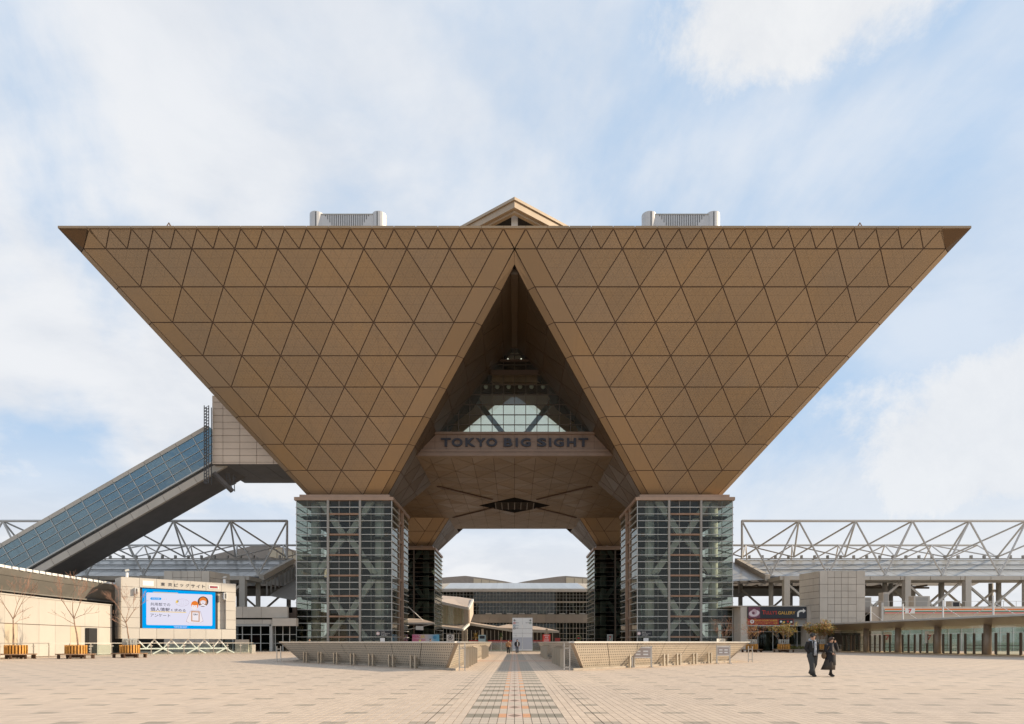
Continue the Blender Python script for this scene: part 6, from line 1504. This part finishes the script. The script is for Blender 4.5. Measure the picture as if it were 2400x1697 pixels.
# white picket guards
M['guard'] = translucent('white_plastic_guard', (0.75, 0.75, 0.72))
def guard(x, y, z, r, hh, lab):
    o = thing('stem_guard', lab, 'guard', (x, y, z), 'white plastic guards round the shrubs')
    for k in range(14):
        a = k * 2 * math.pi / 14; p = Vector((x + r * math.cos(a), y + r * math.sin(a), z)); MB().box(p.x - .05, p.x + .05, p.y - .05, p.y + .05, z, z + hh).obj('picket', M['guard'], o)
    for zz in (.15, hh - .12):
        for k in range(14):
            a, b = k * 2 * math.pi / 14, (k + 1) * 2 * math.pi / 14; MB().beam((x + r * math.cos(a), y + r * math.sin(a), z + zz), (x + r * math.cos(b), y + r * math.sin(b), z + zz), .03, .08).obj('hoop', M['guard'], o)
guard(spots[2][0], spots[2][1], 1.1, .52, .62, 'white picket guard round the trunk before the video screen')
guard(spots[3][0], spots[3][1], 1.1, .62, .68, 'white picket guard on the planter nearest the right parapet')
guard(spots[4][0], spots[4][1], 1.1, .62, .68, 'white picket guard on the planter before the coffee shop')
guard(spots[5][0], spots[5][1], 1.1, .62, .68, 'white picket guard on the planter behind the walking couple')

# ------------------------------------------------------------------ trees and shrubs
M['bark'] = principled('pale_brown_bark', (0.30, 0.20, 0.14), 0.85, var=0.25, nscale=6)
M['twig'] = principled('reddish_twig', (0.34, 0.20, 0.14), 0.85, var=0.2, nscale=6)
M['leaf_y'] = principled('ochre_leaf', (0.30, 0.19, 0.02), 0.7, var=0.35, nscale=3); M['leaf_o'] = principled('orange_red_leaf', (0.32, 0.10, 0.03), 0.7, var=0.3, nscale=3); M['leaf_g'] = principled('olive_leaf', (0.13, 0.13, 0.02), 0.7, var=0.35, nscale=3)
M['leaf_d'] = principled('dark_green_leaf', (0.05, 0.09, 0.025), 0.6, var=0.3, nscale=3)
def branch(mb, tw, p, d, L, r, depth, rnd, tips, bend=.22, kids=(2, 4), spread=.75, minr=.008):
    n = 4 if depth > 1 else 3; q = p.copy(); dd = d.normalized()
    for i in range(n):
        nd = (dd + Vector((rnd.uniform(-1, 1), rnd.uniform(-1, 1), rnd.uniform(-.5, .8))) * bend * .5).normalized()
        e = q + nd * (L / n); r1 = max(minr, r * (1 - .5 * (i + 1) / n)); r0 = max(minr, r * (1 - .5 * i / n))
        (mb if r > .025 else tw).cyl(q, e, r0, r1, n=7 if r > .04 else 4, caps=False); q = e; dd = nd
        if depth > 0 and i >= n // 2:
            for _ in range(rnd.randint(*kids) if i == n - 1 else rnd.randint(1, 2)):
                ax = Vector((rnd.uniform(-1, 1), rnd.uniform(-1, 1), rnd.uniform(-.1, .7))).normalized()
                branch(mb, tw, q, (dd * (1 - spread * .5) + ax * spread), L * rnd.uniform(.48, .72), r1 * .62, depth - 1, rnd, tips, bend, kids, spread, minr)
    tips.append((q, dd))
def bare_tree(x, y, z0, hh, seed, lab, lean=0.0):
    rnd = random.Random(seed); mb, tw, tips = MB(), MB(), []
    p = Vector((x, y, z0)); q = p
    for i in range(5):
        e = p + Vector((lean * (i + 1) / 5 + rnd.uniform(-.04, .04), rnd.uniform(-.04, .04), (i + 1) * hh * .45 / 5)); mb.cyl(q, e, .075 - .007 * i, .068 - .007 * i, n=8, caps=False); q = e
        if i >= 3:
            a = rnd.uniform(0, 6.28); branch(mb, tw, q, Vector((math.cos(a), math.sin(a), .6)), hh * .20, .028, 2, rnd, tips, .25, (1, 2), .55)
    for k in range(3):
        a = k * 2.1 + rnd.uniform(-.5, .5); branch(mb, tw, q, Vector((math.cos(a) * .5, math.sin(a) * .5, 1)), hh * .36, .040, 3, rnd, tips, .22, (1, 3), .5)
    o = thing('bare_tree', lab, 'tree', (x, y, z0), 'bare young trees in planters')
    mb.obj('trunk', M['bark'], o); tw.obj('crown', M['twig'], o); return o
bare_tree(spots[0][0] - .2, spots[0][1], 1.08, 5.0, 3, 'leafless young tree in the planter farthest left')
bare_tree(spots[1][0] + .2, spots[1][1], 1.08, 5.1, 11, 'leafless young tree in the middle planter before the white wall', -.35)
bare_tree(spots[2][0], spots[2][1], 1.08, 4.6, 21, 'leafless young tree in front of the video screen', -.3)
def shrub(x, y, z0, hh, wid, seed, lab, leaves, stems=9, amount=16):
    rnd = random.Random(seed); mb, tw, tips = MB(), MB(), []
    for k in range(stems):
        a = rnd.uniform(0, 6.28); r_ = rnd.uniform(.1, .35); branch(mb, tw, Vector((x + .25 * math.cos(a), y + .25 * math.sin(a), z0)), Vector((math.cos(a) * wid, math.sin(a) * wid, 1)), hh * rnd.uniform(.5, .8), .028, 2, rnd, tips, .3, (2, 3), .65, .008)
    o = thing('potted_shrub', lab, 'shrub', (x, y, z0), 'shrubs in planters')
    mb.obj('stems', M['bark'], o); tw.obj('twigs', M['twig'], o)
    for m_, fr in leaves:
        lf = MB()
        for p, d in tips:
            for _ in range(int(amount * fr) + (1 if rnd.random() < (amount * fr) % 1 else 0)):
                c = p + Vector((rnd.gauss(0, .14), rnd.gauss(0, .14), rnd.gauss(0, .12))); a = Vector((rnd.uniform(-1, 1), rnd.uniform(-1, 1), rnd.uniform(-1, 1))).normalized(); b = a.orthogonal().normalized(); s_ = rnd.uniform(.07, .13)
                lf.add([c - a * s_, c + b * s_ * .5, c + a * s_, c - b * s_ * .5], [(0, 1, 2, 3)])
        if lf.f: tag(lf.obj('foliage', M[m_], o), kind='stuff')
shrub(*spots[3][:2], 1.1, 2.2, .55, 5, 'nearly leafless reddish shrub in the planter nearest the right parapet', (('leaf_o', .12), ('leaf_y', .06)), 9, 8)
shrub(*spots[4][:2], 1.1, 2.2, .5, 6, 'sparse yellow-leaved shrub before the coffee shop doors', (('leaf_y', .5), ('leaf_g', .2)), 10, 7)
shrub(*spots[5][:2], 1.1, 2.2, .35, 7, 'dense yellow and orange shrub behind the walking couple', (('leaf_y', .7), ('leaf_g', .5), ('leaf_o', .4)), 11, 10)
# white tub with a bare shrub before the right leg
xt, yt = xat(1690, 92), 92.0
tb = thing('white_tub', 'white round tub with a bare shrub before the right near leg', 'planter', (xt, yt, 0))
MB().cyl((xt, yt, 0), (xt, yt, 1.1), .5, .62, n=18).obj('tub', M['signwhite'], tb); MB().cyl((xt, yt, 1.1), (xt, yt, 1.9), .55, .6, n=14, caps=False).obj('guard_sheet', M['guard'], tb)
shrub(xt, yt, 1.0, 2.9, .4, 9, 'bare twiggy shrub in the white tub before the right leg', (('leaf_o', .05),), 8, 4)
# small palms beyond the fence
def palm(px, py, d, hh, lab, mat):
    x = xat(px, d); o = thing('small_palm', lab, 'tree', (x, d, 0), 'small palms beyond the glass fence'); rnd = random.Random(int(px)); zc_ = zat(py, d)
    MB().cyl((x, d, 0), (x, d, zc_ - .2), .10, .07, n=8).obj('trunk', M['bark'], o); mb = MB()
    for k in range(60):
        a = rnd.uniform(0, 6.28); el = rnd.uniform(-.5, 1.3); L_ = hh * rnd.uniform(.6, 1); p = Vector((x, d, zc_ - .2)); dr_ = Vector((math.cos(a) * math.cos(el), math.sin(a) * math.cos(el), math.sin(el)))
        sd_ = dr_.cross(U).normalized() * .06
        m1, m2 = p + dr_ * L_ * .5, p + dr_ * L_ + Vector((0, 0, -.25 * L_))
        mb.add([p - sd_ * .4, p + sd_ * .4, m1 + sd_, m1 - sd_], [(0, 1, 2, 3)]); mb.add([m1 - sd_, m1 + sd_, m2], [(0, 1, 2)])
    mb.obj('crown', M[mat], o)
palm(1115, 1489, 116, 1.3, 'yellowish small palm left of the info terminal', 'leaf_y'); palm(1174, 1488, 118, 1.0, 'green small palm left of the guide board', 'leaf_d')
# hedge strip before the coffee shop
hd = MB(); rnd = random.Random(4)
for _ in range(2600):
    c = Vector((rnd.uniform(38, 46.5), rnd.uniform(91.3, 92.3), rnd.uniform(.35, .75) + rnd.gauss(0, .05))); a = Vector((rnd.uniform(-1, 1), rnd.uniform(-1, 1), rnd.uniform(-1, 1))).normalized(); b = a.orthogonal(); hd.add([c - a * .08, c + b * .05, c + a * .08, c - b * .05], [(0, 1, 2, 3)])
bedo = thing('flower_bed', 'low planted bed with brick edge before the coffee shop entrance', 'flower bed', (42, 92, 0))
MB().box(37.6, 46.8, 91.0, 92.6, 0, .4).obj('edge_wall', M['plinth'], bedo); tag(hd.obj('ground_cover', M['leaf_g'], bedo), kind='stuff')
MB().box(37.6, 46.8, 91.0, 91.04, .95, 1.0).obj('rail', M['steel'], bedo)
for k in range(7): MB().box(37.7 + k * 1.5, 37.74 + k * 1.5, 91.0, 91.04, .4, .97).obj('rail_post', M['steel'], bedo)
# no-entry board leaning at the white wall
xn, yn = xat(212, 62), 62.0
nb_ = thing('warning_board', 'small black and white warning board at the foot of the white wall', 'sign', (xn, yn, 0))
bb = MB().box(xn - .18, xn + .18, yn - .03, yn, .35, .95).obj('board', M['signblack'], nb_); MB().box(xn - .03, xn + .03, yn, yn + .04, 0, .5).obj('stake', M['steel'], nb_); MB().cyl((xn, yn - .035, .74), (xn, yn - .032, .74), .13, n=14).obj('mark', M['signwhite'], bb); MB().box(xn - .12, xn + .12, yn - .036, yn - .031, .42, .52).obj('caption', M['signwhite'], bb)
# ------------------------------------------------------------------ people
def ell_ring(c, rx, ry, n=14): return [Vector((c[0] + rx * math.cos(i * 2 * math.pi / n), c[1] + ry * math.sin(i * 2 * math.pi / n), c[2])) for i in range(n)]
def tube(mb, pts, rad, n=9):
    pts = [Vector(p) for p in pts]; rings = []
    for i, p in enumerate(pts):
        d = (pts[min(i + 1, len(pts) - 1)] - pts[max(i - 1, 0)]).normalized(); up = Vector((0, 1, 0)) if abs(d.y) < .9 else Vector((1, 0, 0))
        x = d.cross(up).normalized(); y = d.cross(x)
        rings.append([p + x * rad[i] * math.cos(k * 2 * math.pi / n) + y * rad[i] * math.sin(k * 2 * math.pi / n) for k in range(n)])
    return mb.loft(rings)
def skin_mesh(js, es, rs, mat):
    """one continuous body grown round a skeleton"""
    me = bpy.data.meshes.new('body'); me.from_pydata(js, es, []); ob = bpy.data.objects.new('body', me)
    tmp = bpy.data.scenes.new('tmp'); tmp.collection.objects.link(ob)
    md = ob.modifiers.new('Skin', 'SKIN'); md.use_smooth_shade = True
    for i, r in enumerate(rs):
        me.skin_vertices[0].data[i].radius = r if isinstance(r, tuple) else (r, r)
        me.skin_vertices[0].data[i].use_root = (i == 0)
    ob.modifiers.new('Sub', 'SUBSURF').levels = 1
    with bpy.context.temp_override(scene=tmp, view_layer=tmp.view_layers[0]): dg = bpy.context.evaluated_depsgraph_get()
    out = bpy.data.meshes.new_from_object(ob.evaluated_get(dg)); bpy.data.objects.remove(ob); bpy.data.scenes.remove(tmp); bpy.data.meshes.remove(me)
    out.materials.clear(); out.materials.append(mat)
    out.polygons.foreach_set('use_smooth', [True] * len(out.polygons)); return out
def cloth(n, c, r=.8): return principled(n, c, r, var=.18, nscale=9, bump=.4, bscale=14)
M['skin'] = principled('skin', (0.52, 0.30, 0.20), .55); M['hair'] = principled('black_hair', (0.012, 0.010, 0.010), .5); M['hair_b'] = principled('dark_brown_hair', (0.055, 0.028, 0.018), .5)
M['shoe'] = principled('black_shoe', (0.015, 0.015, 0.016), .5)
def person(loc, rz, lab, hgt, P, group=None):
    o = thing('person', lab, 'person', loc, group, rz); o.scale = (hgt / 1.75,) * 3
    sw = P.get('stride', .16); aL, aR = P.get('armL'), P.get('armR')
    kL, fL = Vector((-.10, -sw * .6, .50)), Vector((-.10, -sw, .09)); kR, fR = Vector((.11, sw * .15, .50)), Vector((.10, sw * 1.1, .12))
    aL = aL or [(-.21, 0, 1.40), (-.29, .05, 1.13), (-.24, -.06, .92)]; aR = aR or [(.21, 0, 1.40), (.29, .05, 1.13), (.24, -.06, .92)]
    hd = P.get('head', (0, -.02, 1.61)); fx = P.get('face', 0.0)
    js = [(0, 0, .95), (0, 0, 1.18), (0, .01, 1.40), (0, .0, 1.49), (hd[0], hd[1], hd[2] - .04), (hd[0], hd[1] - .005, hd[2] + .05),
          (-.095, 0, .90), tuple(kL), tuple(fL), tuple(fL + Vector((-.01, -.15, -.045))), (.095, 0, .90), tuple(kR), tuple(fR), tuple(fR + Vector((.01, -.15, -.06))),
          aL[0], aL[1], aL[2], aR[0], aR[1], aR[2]]
    es = [(0, 1), (1, 2), (2, 3), (3, 4), (4, 5), (0, 6), (6, 7), (7, 8), (8, 9), (0, 10), (10, 11), (11, 12), (12, 13), (2, 14), (14, 15), (15, 16), (2, 17), (17, 18), (18, 19)]
    rs = [(.12, .09), (.11, .08), (.11, .075), .052, (.078, .092), (.074, .088), .07, .05, .034, .018, .07, .05, .034, .018, .038, .036, .03, .038, .036, .03]
    bo = bpy.data.objects.new('body', skin_mesh(js, es, rs, M['skin'])); COL.objects.link(bo); bo.parent = o
    def part(nm, mb, mat, smooth=True, par=None):
        me = mb.mesh(nm, mat, None, smooth); q = bpy.data.objects.new(nm, me); COL.objects.link(q); q.parent = par or o; return q
    # face: nose, eyes, mouth, ears turned by fx
    c = Vector(hd); ca, sa = math.cos(fx), math.sin(fx)
    def hp(x, y, z): return c + Vector((x * ca - y * sa, x * sa + y * ca, z))
    part('nose', MB().ball(hp(0, -.098, .0), .013, .018, .02, 7, 5), M['skin'])
    for e in (-1, 1):
        part('eye', MB().ball(hp(e * .032, -.083, .028), .011, .008, .007, 7, 5), M['hair']); part('ear', MB().ball(hp(e * .083, .0, .005), .014, .022, .032, 7, 5), M['skin'])
    part('mouth', MB().ball(hp(0, -.09, -.042), .022, .008, .006, 7, 5), M['maroon'])
    hb_ = MB(); hb_.ball(hp(0, .022, .052), .098, .104, .092, 14, 9)
    if P.get('fringe', True): hb_.ball(hp(0.01, -.05, .088), .08, .05, .045, 10, 6); hb_.ball(hp(-.07, .01, .03), .035, .07, .07, 8, 6); hb_.ball(hp(.07, .02, .035), .03, .06, .065, 8, 6)
    if P.get('longhair'): hb_.ball(hp(0, .07, -.05), .085, .055, .15, 10, 7)
    part('hair', hb_, P.get('hair', M['hair']))
    # hands: palm, four fingers, thumb, closed on themselves
    for a, sd_ in ((aL, -1), (aR, 1)):
        w = Vector(a[2]); d = (w - Vector(a[1])).normalized(); h_ = MB(); h_.ball(w + d * .045, .034, .026, .045, 8, 6)
        side = d.cross(Vector((0, 1, 0))).normalized() if abs(d.y) < .9 else Vector((1, 0, 0))
        for k in range(4): p0 = w + d * .07 + side * (k - 1.5) * .017; tube(h_, [p0, p0 + d * (.035 + .006 * (1.5 - abs(k - 1.5))), p0 + d * .045 + Vector((0, -.03, 0))], [.009, .009, .007], 6)
        tube(h_, [w + d * .02 - side * .03 * sd_, w + d * .05 - side * .05 * sd_ + Vector((0, -.015, 0))], [.011, .009], 6); part('hand', h_, M['skin'])
    # legs clothed
    tr = P.get('trousers')
    if tr:
        mb = MB(); w = P.get('legw', 1.0)
        for k, f, x in ((kL, fL, -.095), (kR, fR, .095)): tube(mb, [(x * .8, 0, .97), (x, 0, .86), ((x + k.x) / 2, k.y / 2, .68), k, (k + f) / 2 + Vector((0, .02, 0)), f + Vector((0, .02, -.01))], [.12 * w, .118 * w, .105 * w, .092 * w, .088 * w, .09 * w], 12)
        part('trousers', mb, tr)
    if P.get('skirt'):
        mb = MB(); sk = []
        for z, rx, ry, cx_ in ((1.0, .17, .13, 0), (.8, .21, .16, -.01), (.55, .27, .20, -.05), (.30, .32, .24, -.13)):
            ring = ell_ring((cx_, .01, z), rx, ry, 20); sk.append([p + Vector((.012 * math.cos(i * 2.5), .018 * math.sin(i * 2.5), .0)) for i, p in enumerate(ring)])
        mb.loft(sk); part('skirt', mb, P['skirt'])
        mb = MB()
        for k, f in ((kL, fL), (kR, fR)): tube(mb, [k, (k + f) / 2, f], [.06, .055, .045], 9)
        part('stockings', mb, M['shoe'])
    for f in (fL, fR): part('shoe', MB().ball(f + Vector((0, -.065, -.04)), .056, .15, .056, 10, 6), M['shoe'])
    # coat
    ct = P['coat']; zb_ = P.get('hem', .84); mb = MB(); fl_ = P.get('flare', 1.0)
    rings = [ell_ring((0, .01, 1.49), .085, .08), ell_ring((0, .01, 1.45), .17, .115), ell_ring((0, .0, 1.38), .225, .14), ell_ring((0, 0, 1.2), .225, .155), ell_ring((0, 0, 1.02), .22 * (1 + (fl_ - 1) * .3), .155 * fl_), ell_ring((-.01, .01, (1.02 + zb_) / 2), .225 * (1 + (fl_ - 1) * .6), .16 * fl_), ell_ring((-.02, .015, zb_), .235 * fl_, .17 * fl_)]
    sl_ = P.get('slim', .93); rings = [[Vector((p.x * sl_, p.y, p.z)) for p in q] for q in rings[::-1]]; mb.loft(rings)
    for a in (aL, aR): tube(mb, [Vector(a[0]) + Vector((0, 0, .02)), a[0], Vector(a[0]).lerp(Vector(a[1]), .5), a[1], Vector(a[1]).lerp(Vector(a[2]), .5), Vector(a[2])], [.06, .085, .08, .075, .066, .058], 11)
    coat = part('coat', mb, ct)
    if P.get('inner'):
        x0 = P.get('innerx', .03); mb = MB()
        mb.loft([[Vector((x0 + a, -.165 * fl_ if z < 1.1 else -.150 - .0, z)) if a in (-w_, w_) and False else Vector((x0 + a, y, z)) for a, y in ((-w_, -.14), (-w_ * .5, -.168), (w_ * .5, -.168), (w_, -.14), (w_ * .5, -.10), (-w_ * .5, -.10))] for z, w_ in ((P.get('innerz', .86), .07), (1.05, .065), (1.2, .06), (1.33, .05), (1.42, .045))])
        part('jumper_front', mb, P['inner'], par=coat)
    if P.get('hood'):
        mb = MB(); n = 16; rr = []
        for i in range(n):
            a = i * 2 * math.pi / n; c_ = Vector((.105 * math.cos(a), .095 * math.sin(a) + .01, 1.47 + .03 * math.sin(a))); rd = Vector((math.cos(a), math.sin(a), 0)); r_ = .038 + .016 * math.sin(a)
            rr.append([c_ + rd * r_ * math.cos(k * 2 * math.pi / 8) + Vector((0, 0, r_ * math.sin(k * 2 * math.pi / 8))) for k in range(8)])
        rr.append(rr[0]); mb.loft(rr, False); tube(mb, [(-.09, -.12, 1.45), (-.095, -.17, 1.3), (-.09, -.175, 1.16)], [.008, .007, .007], 6); tube(mb, [(.07, -.12, 1.45), (.075, -.17, 1.35), (.075, -.175, 1.27)], [.008, .007, .007], 6)
        part('hood', mb, P['hood'])
    if P.get('bag'):
        b_ = MB(); b_.ball((-.30, .06, .92), .085, .14, .15, 10, 7); part('shoulder_bag', b_, P['bag']); s_ = MB(); tube(s_, [(-.24, .0, 1.05), (-.16, -.1, 1.3), (-.12, -.02, 1.46)], [.014] * 3, 6); part('bag_strap', s_, P['bag'])
    if P.get('pack'):
        b_ = MB(); b_.ball((0, P.get('packy', .2), 1.2), .16, .1, .22, 10, 7); part('backpack', b_, P['pack'])
    return o
blk_, gry, dgr, olv = cloth('black_jacket_cloth', (0.011, 0.010, 0.010)), cloth('grey_hoodie_cloth', (0.36, 0.38, 0.42)), cloth('dark_grey_trouser_cloth', (0.045, 0.046, 0.045)), cloth('dark_olive_skirt_cloth', (0.05, 0.038, 0.028))
navy, tan_, bei = cloth('navy_coat_cloth', (0.013, 0.012, 0.015)), cloth('tan_coat_cloth', (0.33, 0.17, 0.075)), cloth('taupe_knit', (0.20, 0.16, 0.13)); brn = cloth('brown_bag_leather', (0.16, 0.10, 0.055)); blj = cloth('dark_blue_jeans', (0.055, 0.065, 0.09))
DM = 25.9
person((xat(1904, DM), DM, 0), R(10), 'person in black jacket over a grey hoodie walking with hands in pockets', 1.75, dict(coat=blk_, inner=gry, hood=gry, trousers=dgr, legw=1.12, hem=.80, stride=.2, slim=.86, head=(.015, -.025, 1.62), face=.6, armL=[(-.18, 0, 1.40), (-.25, .06, 1.14), (-.17, -.04, .95)], armR=[(.18, 0, 1.40), (.25, .06, 1.14), (.17, -.04, .95)]), 'couple walking across the plaza')
person((xat(1947, DM), DM, 0), R(12), 'person in long dark coat and brown skirt holding a hand to the mouth', 1.62, dict(coat=navy, inner=bei, innerx=.0, innerz=.95, skirt=olv, hem=.50, flare=1.2, stride=.16, hair=M['hair_b'], longhair=True, face=.15, head=(.01, -.03, 1.60), armR=[(.20, 0, 1.40), (.30, -.06, 1.17), (.10, -.17, 1.49)], armL=[(-.20, 0, 1.40), (-.25, .03, 1.14), (-.08, -.17, 1.02)], bag=brn), 'couple walking across the plaza')
person((xat(1191.5, 79), 79, 0), R(175), 'distant person in tan coat and black trousers on the central path', 1.72, dict(coat=tan_, trousers=blk_, hem=.80, stride=.10), 'pair on the central path')
person((xat(1212, 80.5), 80.5, 0), R(0), 'distant person in navy jacket and jeans on the central path', 1.76, dict(coat=navy, trousers=blj, hem=.86, stride=.13, inner=gry), 'pair on the central path')
person((xat(725, 53), 53, 0), R(30), 'person in dark jacket standing behind the shaded left parapet', 1.75, dict(coat=blk_, trousers=dgr, stride=.04))
person((xat(1008.5, 82), 82, 0), R(90), 'person in black beyond the left parapet in front of the event banner', 1.84, dict(coat=blk_, trousers=blj, stride=.1))
grn = cloth('yellow_green_cap_cloth', (0.30, 0.42, 0.05))
person((xat(984, 83), 83, 0), R(60), 'person with a yellow-green cap beyond the left parapet', 1.70, dict(coat=blk_, trousers=blk_, stride=.05, hair=grn))
